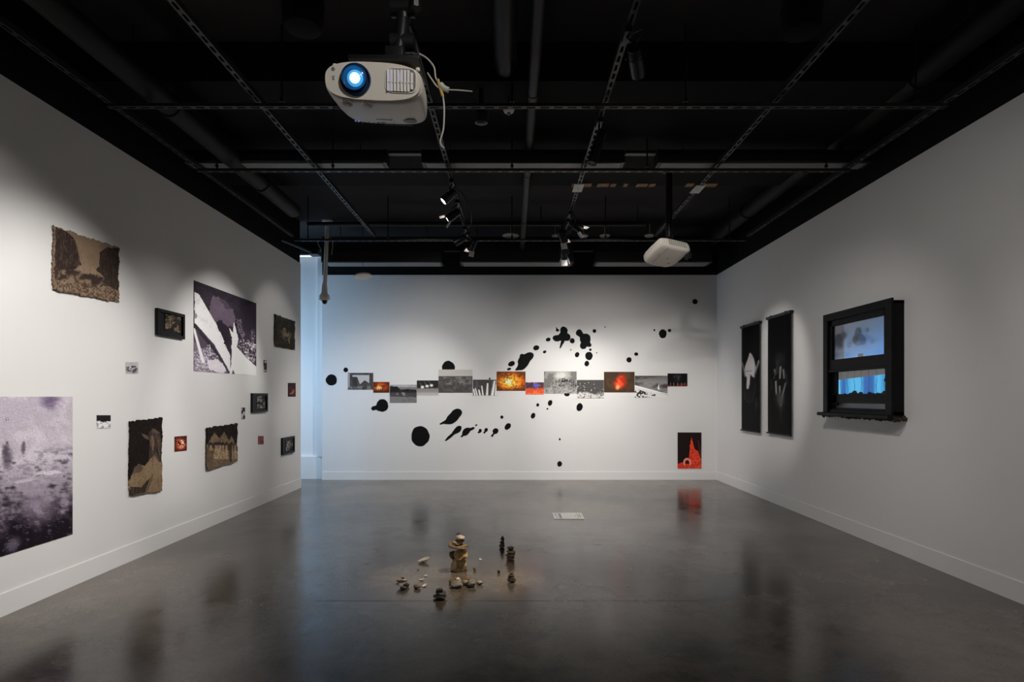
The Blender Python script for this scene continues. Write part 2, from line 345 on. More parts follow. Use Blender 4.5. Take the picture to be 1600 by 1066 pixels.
# smoke detector near centre and its dark neighbour
q = at(795, 172, 4.6); 
t = thing('smoke_detector', (q.x, q.y, q.z), 'white round smoke detector hanging right of the lit projector', 'smoke detector')
b = MB(); b.lathe([(.022, -.022), (.036, -.018), (.045, 0), (.045, .02), (.03, .03)], q, (0, 0, 1), 28); b.build('body', M['pale'], t)
b = MB(); b.lathe([(.008, -.04), (.014, -.036), (.016, -.02)], q, (0, 0, 1), 16)
for k in range(8):
    a = k*PI/4; b.box(-.004, .004, .026, .032, -.02, -.004, T=Matrix.Translation(q) @ Matrix.Rotation(a, 4, 'Z'))
b.build('sensor_cage', M['pgrey'], t)
b = MB(); b.cyl(q+Vector((0, 0, .03)), (q.x, q.y, 3.8), .007, 8); b.build('stem', M['blackm'], t)
q = at(752, 186, 4.5); b = MB(); b.lathe([(.03, -.04), (.05, -.03), (.055, 0), (.055, .05), (.02, .07), (.02, 3.8-q.z)], q, (0, 0, 1), 24)
b.build('sprinkler_housing', M['housing'], label='dark round ceiling canister left of the smoke detector', cat='canister')

# ------------------------------------------------------------------ passage strip lamp, camera pole, hanging access point
t = thing('strip_lamp', (-3.62, 9.78, CH+2.38), 'bright white strip lamp glowing high in the side passage', 'lamp')
b = MB(); b.cyl((-4.4, 9.77, CH+2.385), (-3.26, 9.77, CH+2.385), .012, 12); b.build('tube', M['passlamp'], t)
b = MB(); b.box(-4.4, -3.26, 9.75, 9.85, CH+2.41, CH+2.5); b.build('casing', M['duct'], t)
pb = at(507, 465, 8.84); px_ = pb.x
t = thing('security_camera', (px_, 8.84, pb.z), 'white dome security camera on a long pole beside the passage', 'security camera')
b = MB(); b.cyl((px_, 8.84, pb.z+.03), (px_+.045, 8.84, DH-.02), .03, 16); b.build('pole', M['pale'], t)
b = MB(); b.lathe([(.03, 0), (.05, .01), (.06, .03), (.045, .05), (.045, .12), (.035, .2)], (px_, 8.84, pb.z+.02), (0, 0, 1), 20); b.build('collar', M['pale'], t)
b = MB(); b.lathe([(.075, -.045), (.082, -.02), (.075, .04), (.04, .055)], (px_, 8.84, pb.z), (0, 0, 1), 24); b.build('hood', M['pale'], t)
b = MB(); b.lathe([(.004, -.105), (.02, -.1), (.036, -.085), (.044, -.06), (.046, -.044)], (px_, 8.84, pb.z), (0, 0, 1), 20); b.build('dome', M['dome'], t)
b = MB(); b.lathe([(.02, -.03), (.08, -.02), (.085, -.006), (.085, 0)], (px_+.047, 8.84, DH), (0, 0, 1), 24); b.build('ceiling_flange', M['pale'], t)
q = at(567, 432, 8.7)
t = thing('access_point', q, 'white oval wireless unit hanging on a wire before the back wall', 'wireless unit')
b = MB(); b.lathe([(.02, -.03), (.10, -.028), (.135, -.012), (.14, 0), (.12, .022), (.05, .03)], q, (-.12, .1, 1), 28); b.build('shell', M['pale'], t)
b = MB(); b.cyl(q+Vector((0, 0, .02)), (q.x, q.y, DH), .0035, 6); b.build('wire', M['blackm'], t)
b = MB(); b.bbox(q.x-.035, q.x+.035, q.y-.03, q.y+.03, q.z+.026, q.z+.05, .004); b.build('clip', M['blackm'], t)
for pts, d in (((( 496, 375), (497, 381), (501, 389)), 'left of the camera pole'), (((515, 371), (519, 375), (520, 383), (518, 398)), 'right of the camera pole')):
    b = MB(); b.tube([at(a, c, 8.84) for a, c in pts], .006, 6); b.build('cable', M['cable'], label='short white cable dangling '+d, cat='cable')

# ------------------------------------------------------------------ track spotlights (each with its own light)
def head(x, y, aim, power, ang, blend, label, door=False, L=.16, r=.045, drop=.12, group=None, col=(1, .96, .92), lens_em=True, rad=.025, side=0, snoot=0):
    z0 = RZ-.02; p = Vector((x+side, y, RZ-drop-.03)); d = (Vector(aim)-p).normalized()
    t = thing('track_spotlight', (x, y, p.z), label, 'spotlight', group)
    b = MB(); b.bbox(x-.022, x+.022, y-.06, y+.06, RZ-.03, RZ+.0, .004); b.build('adapter', M['blackm'], t)
    b = MB(); b.tube([(x, y, RZ-.03), (x+side*.6, y, RZ-.06), p+Vector((0, 0, r+.02))], .009, 8)
    sd = d.cross(Vector((0, 0, 1))).normalized()
    b.tube([p+sd*(r+.012), p+sd*(r+.012)+Vector((0, 0, r+.01)), p+Vector((0, 0, r+.022)), p-sd*(r+.012)+Vector((0, 0, r+.01)), p-sd*(r+.012)], .005, 6)
    b.build('yoke', M['blackm'], t)
    b = MB(); b.lathe([(r*.5, -L*.55), (r*.85, -L*.5), (r*.9, -L*.1), (r, -L*.08), (r, L*.5), (r*.86, L*.5), (r*.82, L*.42)] if not snoot else [(r*.5, -L*.55), (r*.85, -L*.5), (r*.9, -L*.1), (r, -L*.08), (r, L*.5+snoot), (r*.9, L*.5+snoot), (r*.88, L*.43)], p, d, 24)
    for k in range(4): b.lathe([(r*.94, 0), (r*.94, .004)], p-d*(L*(.2+.07*k)), d, 24)
    b.build('can', M['blackm'], t)
    b = MB(); b.lathe([(r*.8, 0), (r*.8, .003), (r*.5, .01)], p+d*(L*.425), d, 24); b.build('lamp_lens', M['lamp'] if lens_em else M['lens2'], t)
    if door:
        T = d.to_track_quat('Z', 'Y').to_matrix().to_4x4(); T.translation = p+d*(L*.5)
        for k in ((0, 2) if door == 2 else (0, 1, 2, 3)):
            b = MB(); b.box(-r*.9, r*.9, r*.95, r*.95+.003, 0, .075, T=T @ Matrix.Rotation(k*PI/2, 4, 'Z') @ Matrix.Rotation(-.35, 4, 'X')); b.build('barn_door', M['door'], t)
    b = MB(); b.tube([p-d*L*.5, p-d*L*.6+Vector((0, 0, .08))+sd*.05, (x+.01, y+.06, RZ+.01)], .0035, 6); b.build('cable', M['blackm'], t)
    sp_ = spot('beam', p+d*(L*.5+.01+snoot), aim, power, ang, blend, col, rad, parent=t)
    return t
G1 = 'spotlights on the left ceiling channel'; G2 = 'spotlights on the right ceiling channel'
head(-.6, 3.35, (XL, 4.1, 1.33), 265, 54, .75, 'black spotlight behind the lit projector mount, turned to left wall', group=G1, side=-.05)
head(-.6, 5.75, (XL, 5.3, .9), 110, 62, .9, 'black spotlight, nearest visible one on the left channel', group=G1, side=-.03)
head(-.6, 6.35, (XL, 6.4, 1.55), 200, 48, .65, 'black spotlight with white glowing lens, second on the left channel', door=2, group=G1, side=-.05)
head(-.6, 7.35, (XL, 7.9, 2.05), 50, 40, .6, 'black spotlight at the far end of the left channel, turned left', group=G1, side=-.06)
head(-.58, 7.6, (-2.5, YB, -.1), 215, 80, 1.0, 'black spotlight at the far end of the left channel, turned right', door=2, group=G1, side=.06)
head(.68, 4.5, (-.38, 4.45, .05), 440, 26, 1.0, 'black snooted spotlight on the right channel, aimed at the stones', group=G2, col=(1, .86, .66), r=.04, rad=.012, snoot=.11)
head(.68, 3.4, (1.62, 6.0, 2.8), 125, 18, .8, 'black spotlight on the right channel, turned to the far projector', group=G2, side=.05, snoot=.05)
head(.68, 6.75, (XR, 7.5, 1.65), 110, 36, .6, 'black spotlight with glowing rim, nearest lit one on right channel', group=G2, side=.07, door=2)
head(.68, 7.05, (2.2, YB, .55), 220, 66, .9, 'black spotlight on the right channel, aimed to the right of the back wall', group=G2, side=-.06, drop=.16, door=2)
head(.68, 7.5, (.95, YB, .92), 185, 66, .85, 'black spotlight with open flaps at the far end of right channel', door=4, group=G2, drop=.26)
b = MB()
rnd = random.Random(4)
for k in range(3):
    b.tube([(.68, 6.6+.1*k, RZ), (.72+.05*rnd.random(), 6.65+.1*k, RZ-.12), (.66, 6.8+.1*k, RZ-.2), (.60, 6.9+.1*k, RZ-.08), (.68, 7.0+.1*k, RZ)], .006, 6)
b.build('cable_bundle', M['blackm'], label='tangled black cables looped around the right spotlights', cat='cable')
b = MB(); b.tube([(-.6, 5.9, RZ), (-.5, 6.0, RZ-.06), (-.44, 6.25, RZ-.2), (-.5, 6.45, RZ-.25), (-.6, 6.5, RZ-.02)], .006, 6)
b.build('cable_bundle', M['blackm'], label='black cable drooping beside the left spotlights', cat='cable')

# ------------------------------------------------------------------ pictures
def hashgrid(seed): return np.random.RandomState(seed).rand(128, 128)
def vnoise(x, y, seed):
    g = hashgrid(seed); xi = np.floor(x).astype(int); yi = np.floor(y).astype(int); fx = x-xi; fy = y-yi
    fx = fx*fx*(3-2*fx); fy = fy*fy*(3-2*fy); a = g[xi % 128, yi % 128]; b = g[(xi+1) % 128, yi % 128]; c = g[xi % 128, (yi+1) % 128]; d = g[(xi+1) % 128, (yi+1) % 128]
    return (a*(1-fx)+b*fx)*(1-fy)+(c*(1-fx)+d*fx)*fy
def ss(a, b, x): t = np.clip((x-a)/(b-a), 0, 1); return t*t*(3-2*t)
class Pic:
    """colour field on a wall-mounted rectangle, laid out on the photographed corners TL,TR,BR,BL"""
    def __init__(s, wall, TL, TR, BR, BL, nx, ny, off=.004):
        s.wall, s.nx, s.ny, s.off = wall, nx, ny, off
        u = np.linspace(0, 1, nx); v = np.linspace(0, 1, ny); s.U, s.V = np.meshgrid(u, v)
        if wall == 'back':
            s.PX = TL[0]+(TR[0]-TL[0])*s.U; w_ = s.U; s.X = None
        else:
            X = XL+off if wall == 'left' else XR-off
            zl = F*X/(TL[0]-800); zr = F*X/(TR[0]-800); z = zl+(zr-zl)*s.U; s.PX = 800+F*X/z
            w_ = (s.PX-TL[0])/(TR[0]-TL[0])
        s.PY = (TL[1]+(TR[1]-TL[1])*w_)*(1-s.V)+(BL[1]+(BR[1]-BL[1])*w_)*s.V
        s.img = np.zeros((ny, nx, 3))
        s.box_ = (TL, TR, BR, BL)
    def fill(s, c): s.img[:] = c; return s
    def fbm(s, sc, seed=1, oct=4, sx=1, sy=1):
        r = 0; a = 1; t = 0
        for o in range(oct):
            r = r+a*vnoise(s.PX/sc*sx*2**o+50, s.PY/sc*sy*2**o+50, seed+o); t += a; a *= .55
        return r/t
    def blend(s, m, c):
        m = np.clip(m, 0, 1)[..., None]; s.img = s.img*(1-m)+np.array(c, float)*m; return s
    def ell(s, cx, cy, rx, ry, rot=0, soft=.3):
        dx = s.PX-cx; dy = s.PY-cy; c, n = math.cos(rot), math.sin(rot)
        d = np.sqrt(((dx*c+dy*n)/rx)**2+((-dx*n+dy*c)/ry)**2); return 1-ss(1-soft, 1+soft, d)
    def line(s, p0, p1, w0, w1=None, soft=.35):
        w1 = w0 if w1 is None else w1
        dx, dy = p1[0]-p0[0], p1[1]-p0[1]; t = np.clip(((s.PX-p0[0])*dx+(s.PY-p0[1])*dy)/(dx*dx+dy*dy), 0, 1)
        d = np.hypot(s.PX-p0[0]-dx*t, s.PY-p0[1]-dy*t); w = w0+(w1-w0)*t
        return 1-ss(w*.5*(1-soft), w*.5*(1+soft)+.01, d)
    def poly(s, pts, jit=0, seed=3, jsc=4):
        X = s.PX; Y = s.PY
        if jit: X = X+(s.fbm(jsc, seed)-.5)*2*jit; Y = Y+(s.fbm(jsc, seed+9)-.5)*2*jit
        ins = np.zeros(X.shape, bool); n = len(pts)
        for i in range(n):
            x0, y0 = pts[i]; x1, y1 = pts[(i+1) % n]
            if y0 == y1: continue
            c = ((y0 > Y) != (y1 > Y)) & (X < (x1-x0)*(Y-y0)/(y1-y0)+x0); ins ^= c
        return ins.astype(float)
    def grain(s, amt, seed=7): s.img *= 1+(np.random.RandomState(seed).rand(s.ny, s.nx)[..., None]-.5)*2*amt; return s
    def build(s, name, m, k=1.3, label=None, cat=None, group=None, parent=None, fray=0, wave=0, thick=.003, pos=None):
        ny, nx = s.ny, s.nx
        if s.wall == 'back': P = np.stack([(s.PX-800)*(YB-s.off)/F, np.full(s.PX.shape, YB-s.off), CH+(HZ-s.PY)*(YB-s.off)/F], -1); N = np.array([0, -1, 0.])
        else:
            X = XL+s.off if s.wall == 'left' else XR-s.off; z = F*X/(s.PX-800)
            P = np.stack([np.full(s.PX.shape, X), z, CH+(HZ-s.PY)*z/F], -1); N = np.array([1., 0, 0]) if s.wall == 'left' else np.array([-1., 0, 0])
        if wave:
            nn = vnoise(s.U*5+3, s.V*4+3, 5)+.5*vnoise(s.U*14, s.V*9, 8); P = P+N*(nn*wave)[..., None]
        if fray:
            ed = np.minimum(np.minimum(s.U, 1-s.U)*nx, np.minimum(s.V, 1-s.V)*ny); em = np.clip(1-ed/5, 0, 1)
            j1 = (vnoise(s.U*16, s.V*12, 31)+vnoise(s.U*55, s.V*48, 33)-1)*fray; j2 = (vnoise(s.U*16+40, s.V*12, 32)+vnoise(s.U*55+9, s.V*48, 34)-1)*fray
            ax = 0 if s.wall == 'back' else 1
            P[..., ax] += em*j1; P[..., 2] += em*j2
        V = P.reshape(-1, 3)
        idx = np.arange(nx*ny).reshape(ny, nx)
        q = np.stack([idx[:-1, :-1], idx[1:, :-1], idx[1:, 1:], idx[:-1, 1:]], -1).reshape(-1, 4)
        ring = np.concatenate([idx[0, :], idx[1:, -1], idx[-1, -2::-1], idx[-2:0:-1, 0]])
        back = V[ring]-N*thick; V = np.concatenate([V, back]); nb = nx*ny; n = len(ring)
        faces = q.tolist()+[[int(ring[i]), int(ring[(i+1) % n]), nb+(i+1) % n, nb+i] for i in range(n)]
        cen = V.mean(0) if parent is None else np.array(parent.location)
        me = bpy.data.meshes.new(name); me.from_pydata((V-cen).tolist(), [], faces); me.materials.append(m)
        c = np.clip(s.img, 0, 255)/255.; c = np.where(c <= .04045, c/12.92, ((c+.055)/1.055)**2.4)*k
        c = np.clip(c, 0.003, .9).reshape(-1, 3); c = np.concatenate([c, c[ring]]); c = np.concatenate([c, np.ones((len(c), 1))], 1)
        at_ = me.color_attributes.new('Col', 'FLOAT_COLOR', 'POINT'); at_.data.foreach_set('color', c.astype(np.float32).ravel())
        me.update()
        o = bpy.data.objects.new(name, me); C.objects.link(o)
        if parent is None: o.location = cen
        else: o.parent = parent
        return tag(o, label, cat, group)
def rect(x0, x1, y0, y1): return (x0, y0), (x1, y0), (x1, y1), (x0, y1)

# --- left wall
# big steam print
zr = F*XL/(113.5-800); zl = zr-1.55; pl = 800+F*XL/zl
p = Pic('left', (pl, 620), (113.5, 620), (113.5, 835), (pl, 620+215*zr/zl), 460, 260)
vr = (p.PY-620)/((HZ+215*zr/(F*XL/(p.PX-800)))-620)*770+70   # equivalent crop rows
cx = p.PX*3.553
p.fill((198, 190, 200)); n = p.fbm(80, 3, 6); n2 = p.fbm(20, 11, 6); n3 = p.fbm(6, 21, 5, .55, 1.7); n4 = p.fbm(2.2, 71, 3, .6, 1.5)
p.blend(ss(.68, .34, n)*.5, (150, 139, 152)); p.blend(ss(.45, .75, n2)*.35, (222, 216, 224)); p.blend(ss(.5, .75, n4)*.18, (160, 150, 162))
p.blend(ss(290, 460, vr)*.7*ss(.66, .36, n2*.5+n3*.5), (128, 116, 130))
p.blend(np.clip(np.exp(-((vr-400)/45)**2)*ss(.62, .4, n2*.6+n3*.4)*ss(90, 260, cx), 0, 1)*.75, (86, 76, 90))
g_ = (vr-545)/135+(n2-.5)*3.2+(n-.5)*2+(n3-.5)*1.8
p.blend(ss(-.5, 1.0, g_)*.94, (40, 32, 42)); p.blend(ss(.9, 1.6, g_)*.8, (18, 14, 20))
p.blend(ss(1.15, .15, np.hypot((cx-215)/120, (vr-650-.35*(cx-215))/95))*.8*ss(.3, .58, n2*.7+n3*.3), (164, 151, 168))
p.blend(ss(1.1, .2, np.hypot((cx-70)/60, (vr-800)/50))*.55*ss(.35, .55, n2), (140, 128, 146))
p.blend(ss(1.1, .2, np.hypot((cx-285)/80, (vr-95)/60))*ss(.75, .35, n2*.6+n3*.4)*.85, (96, 80, 108))
p.blend(ss(1.2, .6, np.hypot((cx-270)/85, (vr-475-.1*(cx-270)+20*(n3-.5))/11))*.75, (212, 204, 214)); p.blend(ss(1.2, .6, np.hypot((cx-130)/60, (vr-495)/9))*.5, (206, 198, 208))
p.blend(ss(.60, .70, n4*.5+n3*.5)*ss(560, 720, vr)*.4, (150, 138, 154))
for (a, c_, w_, h_) in ((40, 370, 28, 55), (30, 330, 18, 30), (42, 297, 7, 10), (130, 330, 14, 32), (130, 303, 6, 8), (33, 182, 3, 9), (46, 183, 3, 9)):
    p.blend(ss(1.5, .3, np.hypot((cx-a+9*(n3-.5)*2)/w_, (vr-c_+14*(n4-.5)*2)/h_))*.72, (66, 56, 68))
p.grain(.11)
p.build('photo_print', M['print'], 1.25, 'large mauve print of steam over dark water, lowest at left edge of left wall', 'print')
# burlap canyon
def burlap(p, seed=2, base=(122, 104, 86)):
    p.fill(base); p.blend(ss(.3, .7, p.fbm(10, seed))*.35, (112, 90, 70)); return p
p = burlap(Pic('left', (83, 353), (184.5, 388), (183, 472), (83, 453), 190, 150, .012))
def cp(x, y): return (x/3.553, 320+y/3.553)
n = p.fbm(8, 4, 5); n2 = p.fbm(2.2, 14, 4)
p.blend(p.poly([cp(*a) for a in ((300, 120), (370, 150), (405, 185), (430, 280), (450, 335), (400, 360), (300, 360))], 2)*(.78+.22*n), (38, 30, 28))
p.blend(p.poly([cp(*a) for a in ((660, 245), (590, 235), (550, 265), (545, 340), (525, 360), (570, 400), (570, 440), (655, 480))], 2)*(.8+.2*n), (42, 33, 30))
p.blend(p.poly([cp(*a) for a in ((300, 350), (400, 360), (560, 400), (640, 470), (560, 450), (480, 465), (400, 420), (300, 420))], 3)*ss(.3, .55, n), (52, 42, 38))
p.blend(p.poly([cp(*a) for a in ((300, 410), (660, 470), (660, 560), (300, 480))], 2)*ss(.42, .62, n2)*.8, (66, 52, 42))
p.blend(ss(.50, .66, p.fbm(2.6, 77, 4, 1.6, .45))*p.poly([cp(*a) for a in ((300, 120), (370, 150), (405, 185), (430, 280), (450, 335), (300, 360))], 2)*.45, (96, 80, 68))
p.blend(ss(.50, .66, p.fbm(2.6, 79, 4, 1.6, .45))*p.poly([cp(*a) for a in ((660, 245), (590, 235), (550, 265), (545, 340), (570, 440), (655, 480))], 2)*.35, (88, 74, 62))
p.blend(p.line(cp(345, 365), cp(347, 385), 2.2)*.6, (140, 122, 100))
p.blend(p.poly([cp(*a) for a in ((430, 330), (530, 345), (530, 400), (400, 365))], 2)*ss(.3, .7, n2)*.45, (150, 128, 104))
p.blend(ss(.6, .75, p.fbm(4, 55, 3, 1, .25))*p.poly([cp(*a) for a in ((300, 130), (420, 200), (440, 350), (300, 350))])*.35, (90, 76, 66))
p.grain(.12); p.build('burlap_print', M['cloth'], 1.25, 'brown burlap print of a rocky canyon, highest on the left wall', 'fabric print', fray=.012, wave=.012, thick=.012)
# goat burlap (portrait)
p = burlap(Pic('left', (202, 659), (252, 653), (252, 767), (202, 774), 120, 220, .012), base=(128, 108, 84))
def cp(x, y): return (x/3.553, 600+y/3.553)
p.blend(p.poly([cp(*a) for a in ((700, 190), (900, 180), (900, 440), (875, 360), (845, 400), (800, 455), (760, 445), (735, 490), (720, 530), (700, 560))], .6), (26, 22, 21))
p.blend(p.poly([cp(*a) for a in ((733, 500), (740, 465), (770, 443), (792, 465), (775, 490))], .6), (82, 68, 58))
p.blend(p.poly([cp(*a) for a in ((822, 265), (850, 250), (880, 265), (890, 330), (898, 440), (870, 430), (850, 390), (820, 430), (835, 360), (815, 300))], 1)*(.6+.4*p.fbm(5, 3)), (66, 54, 48))
p.blend(p.poly([cp(*a) for a in ((778, 275), (815, 290), (818, 310), (795, 303))]), (92, 76, 64))
p.blend(p.poly([cp(*a) for a in ((826, 290), (850, 285), (855, 340), (842, 372), (830, 340))], .5)*.6, (140, 118, 98))
p.blend(p.line(cp(845, 250), cp(880, 275), 2, 1)*.7, (110, 94, 80))
p.blend(p.poly([cp(*a) for a in ((718, 570), (780, 575), (830, 520), (805, 600), (715, 620))], 1)*(.75+.25*p.fbm(4, 9)), (44, 36, 32))
p.blend(p.line(cp(842, 505), cp(815, 590), 1.6)*.7, (60, 48, 40)); p.blend(p.line(cp(862, 365), cp(890, 430), 4, 2)*.8, (38, 30, 28))
p.blend(p.line(cp(870, 520), cp(880, 590), .8)*.5, (90, 72, 58))
rs = np.random.RandomState(8)
for _ in range(46):
    a, c_ = 825+60*rs.rand(), 262+60*rs.rand(); p.blend(p.line(cp(a, c_), cp(a+14*rs.randn(), c_+90+60*rs.rand()), .55, .3)*.55, (112, 94, 80) if rs.rand() > .5 else (28, 22, 22))
for _ in range(26):
    a = 725+95*rs.rand(); p.blend(p.line(cp(a, 572), cp(a-8+10*rs.rand(), 612), .6)*.5, (90, 74, 62) if rs.rand() > .5 else (26, 22, 22))
for _ in range(14):
    a = 738+40*rs.rand(); p.blend(p.line(cp(a, 455+8*rs.rand()), cp(a-6, 498), .5)*.4, (120, 102, 86))
p.blend(p.ell(*cp(852, 262), 5.5, 3.2, .4)*.7, (96, 80, 68)); p.blend(ss(.5, .68, p.fbm(2, 88, 3))*.22, (70, 56, 44)); p.grain(.1)
p.build('burlap_print', M['cloth'], 1.2, 'upright black and tan burlap print of a long haired horned figure on left wall', 'fabric print', fray=.010, wave=.012, thick=.012)
# tents burlap
p = burlap(Pic('left', (322.5, 669), (370, 662), (370.5, 721), (322.5, 735), 130, 120, .012), base=(108, 92, 74))
def cp(x, y): return (180+x/4.44, 560+y/4.44)
p.blend(p.poly([cp(*a) for a in ((630, 475), (850, 455), (850, 600), (820, 580), (803, 540), (785, 570), (750, 510), (715, 555), (683, 515), (650, 570), (630, 600))], .5), (30, 25, 24))
p.blend(p.poly([cp(*a) for a in ((640, 590), (690, 585), (760, 590), (850, 600), (850, 650), (800, 640), (700, 630), (640, 620))], 2, jsc=2)*.8, (48, 38, 34))
for a in (652, 688, 705, 722, 742, 765, 800, 825): p.blend(p.ell(*cp(a, 590), 1.5, 2.2), (40, 32, 30)); p.blend(p.line(cp(a+3, 610), cp(a+3, 690), 3.4, 4.6)*.8, (168, 142, 112))
p.blend(p.line(cp(795, 610), cp(795, 710), 4)*.8, (50, 40, 36))
p.blend(p.poly([cp(*a) for a in ((630, 640), (668, 640), (672, 760), (630, 780))], 1)*.7, (88, 74, 60)); p.blend(ss(.5, .6, p.fbm(2.5, 61))*.3, (60, 48, 40)); p.grain(.12)
p.build('burlap_print', M['cloth'], 1.25, 'burlap print of a crowd before peaked tents, low on left wall', 'fabric print', fray=.012, wave=.012, thick=.012)
# far small burlap
p = Pic('left', (429, 491), (460, 503), (459.5, 547), (429, 541), 90, 80, .012); p.fill((50, 46, 40))
def cp(x, y): return (230+x/5.33, 400+y/5.33)
p.blend(ss(.5, .65, p.fbm(5, 5))*.5, (74, 68, 58)); p.blend(p.ell(*cp(1150, 660), 8, 6.5, .5, .5)*ss(.3, .55, p.fbm(4, 8)), (124, 112, 92)); p.blend(p.ell(*cp(1137, 612), 2.6, 2.6), (120, 110, 92))
p.blend(p.line(cp(1175, 690), cp(1178, 725), 2), (124, 112, 92)); p.blend(p.line(cp(1125, 650), cp(1110, 620), 1.5), (100, 92, 78)); p.grain(.15)
p.build('burlap_print', M['cloth'], 1.25, 'small dark burlap print of a pale creature, nearest the end of left wall', 'fabric print', fray=.012, wave=.012, thick=.012)
# big beam print
p = Pic('left', (303, 438), (400.5, 474), (400.5, 587), (303, 580), 330, 210, .004); p.fill((46, 38, 48))
def cp(x, y): return (230+x/5.33, 400+y/5.33)
n = p.fbm(10, 7, 6); n2 = p.fbm(1.7, 17, 4)
p.blend(ss(.45, .65, n)*.4, (66, 56, 68))
p.blend(p.poly([cp(*a) for a in ((510, 480), (545, 330), (640, 370), (700, 430), (735, 500), (725, 600), (600, 570), (550, 560))], 3)*(.65+.35*n), (106, 93, 108))
p.blend(p.poly([cp(*a) for a in ((600, 360), (720, 400), (700, 450), (650, 440))], 3)*.6, (58, 48, 60))
p.blend(p.poly([cp(*a) for a in ((385, 640), (420, 600), (640, 900), (700, 1000), (385, 980))], 1.5), (108, 98, 112))
p.blend(p.poly([cp(*a) for a in ((385, 620), (440, 640), (640, 880), (560, 900), (440, 760), (385, 700))], 2)*.6, (52, 44, 54))
p.blend(ss(.36, .72, n2*.8+n*.2)*p.poly([cp(*a) for a in ((385, 800), (520, 740), (680, 960), (385, 980))], 2)*.9, (204, 198, 208))
p.blend(p.poly([cp(*a) for a in ((500, 870), (590, 860), (660, 940), (640, 985), (520, 950))], 2)*.85, (216, 210, 216))
p.blend(p.poly([cp(*a) for a in ((395, 300), (430, 320), (560, 540), (640, 690), (660, 760), (690, 830), (690, 990), (640, 900), (560, 760), (470, 650), (395, 560))], 1.2), (226, 221, 226))
p.blend(p.poly([cp(*a) for a in ((385, 560), (400, 560), (560, 740), (690, 970), (680, 985), (600, 850), (385, 590))], .6)*.85, (44, 36, 46))
p.blend(p.line(cp(390, 610), cp(465, 880), 3.5, 5), (220, 214, 220)); p.blend(p.line(cp(520, 740), cp(528, 830), 1.5)*.7, (210, 204, 210))
p.blend(p.poly([cp(*a) for a in ((575, 560), (600, 520), (640, 560), (690, 590), (670, 650), (680, 700), (650, 760), (630, 680), (600, 620))], 3), (40, 32, 42))
p.blend(p.poly([cp(*a) for a in ((690, 960), (700, 860), (705, 680), (680, 600), (715, 640), (725, 540), (745, 640), (760, 690), (745, 760), (810, 830), (915, 930), (915, 1010), (690, 1000))], 1.6), (232, 228, 231))
p.blend(ss(.40, .68, n2*.7+n*.3)*p.poly([cp(*a) for a in ((750, 690), (830, 700), (915, 740), (915, 930), (800, 820), (750, 760))], 3), (214, 208, 214))
p.blend(p.poly([cp(*a) for a in ((750, 520), (780, 540), (820, 650), (790, 700), (760, 620))], 4)*ss(.4, .6, n2)*.7, (140, 130, 144))
p.blend(p.ell(*cp(880, 670), 4, 10)*ss(.4, .6, n2)*.8, (150, 140, 152))
p.blend(p.poly([cp(*a) for a in ((700, 995), (715, 945), (735, 995))]), (90, 80, 92))
p.blend(ss(.55, .7, p.fbm(5, 91))*p.poly([cp(*a) for a in ((395, 300), (560, 540), (640, 690), (560, 740), (395, 540))])*.25, (160, 150, 162))
p.blend(p.ell(*cp(400, 500), 3, 4)*.8, (110, 100, 112)); p.grain(.06)
p.build('photo_print', M['print'], 1.3, 'large black and white print of flames and a fallen beam on left wall', 'print')
# small cards
def card(wall, q, label, kind, seed, nx=66, ny=54, off=.004, name='photo_card', k=1.3):
    p = Pic(wall, *q, nx, ny, off); (x0, y0), (x1, _), (_, y1), _ = q; w_ = x1-x0; h_ = y1-y0; sc = max(abs(w_), h_)
    n = p.fbm(sc*.2, seed, 5); n2 = p.fbm(sc*.09, seed+20, 4); mx, my = (x0+x1)/2, (y0+y1)/2
    if kind == 'crowd': p.fill((165, 163, 165)); p.blend(ss(.46, .56, n)*p.ell(mx, my+h_*.05, w_*.42, h_*.4, 0, .4), (48, 44, 48)); p.blend(ss(.6, .7, n2)*.5, (200, 198, 200))
    if kind == 'halfdark': p.fill((28, 26, 30)); p.blend(ss(.45, .5, p.V+.25*(n-.5)), (205, 203, 206)); p.blend(ss(.5, .6, n2)*ss(.4, .6, p.V)*.7, (90, 88, 92))
    if kind == 'ember': p.fill((74, 26, 20)); p.blend(ss(.42, .62, n)*p.ell(mx, my, w_*.4, h_*.42, 0, .5), (205, 96, 62)); p.blend(ss(.55, .65, n2)*p.ell(mx, my, w_*.32, h_*.34, 0, .5), (248, 206, 180))
    if kind == 'flame': p.fill((52, 32, 36)); p.blend(ss(.4, .6, n)*p.ell(mx, my+h_*.12, w_*.3, h_*.28, 0, .5), (200, 96, 70)); p.blend(ss(.5, .62, n2)*p.ell(mx, my+h_*.15, w_*.2, h_*.2, 0, .5), (238, 160, 130))
    if kind == 'rose': p.fill((120, 66, 68)); p.blend(ss(.45, .6, n)*.8, (84, 40, 44)); p.blend(ss(.55, .65, n2)*.5, (160, 96, 92))
    if kind == 'strip': p.fill((40, 38, 42)); p.blend(ss(.46, .56, n), (176, 172, 176))
    p.grain(.06); return p.build(name, M['print'], k, label, 'photo card', 'small photo cards on left wall')
card('left', rect(196.5, 216, 566, 584), 'small grey photo card left of the big flame print', 'crowd', 5)
card('left', rect(151.5, 173, 649, 669.5), 'small half black, half white photo card right of the steam print', 'halfdark', 9)
card('left', ((273, 682.5), (292, 681), (292, 704), (273, 706)), 'small red ember photo card between the two low burlap prints', 'ember', 12)
card('left', rect(412, 417, 563, 581.5), 'narrow dark photo card right of the big flame print', 'strip', 15, 24, 36)
card('left', rect(377.5, 383, 637, 655), 'narrow grey photo card left of the middle black frame', 'strip', 25, 24, 36)
card('left', rect(403.5, 412, 681.5, 694.5), 'tiny dull red photo card right of the tents burlap', 'rose', 31, 28, 30)
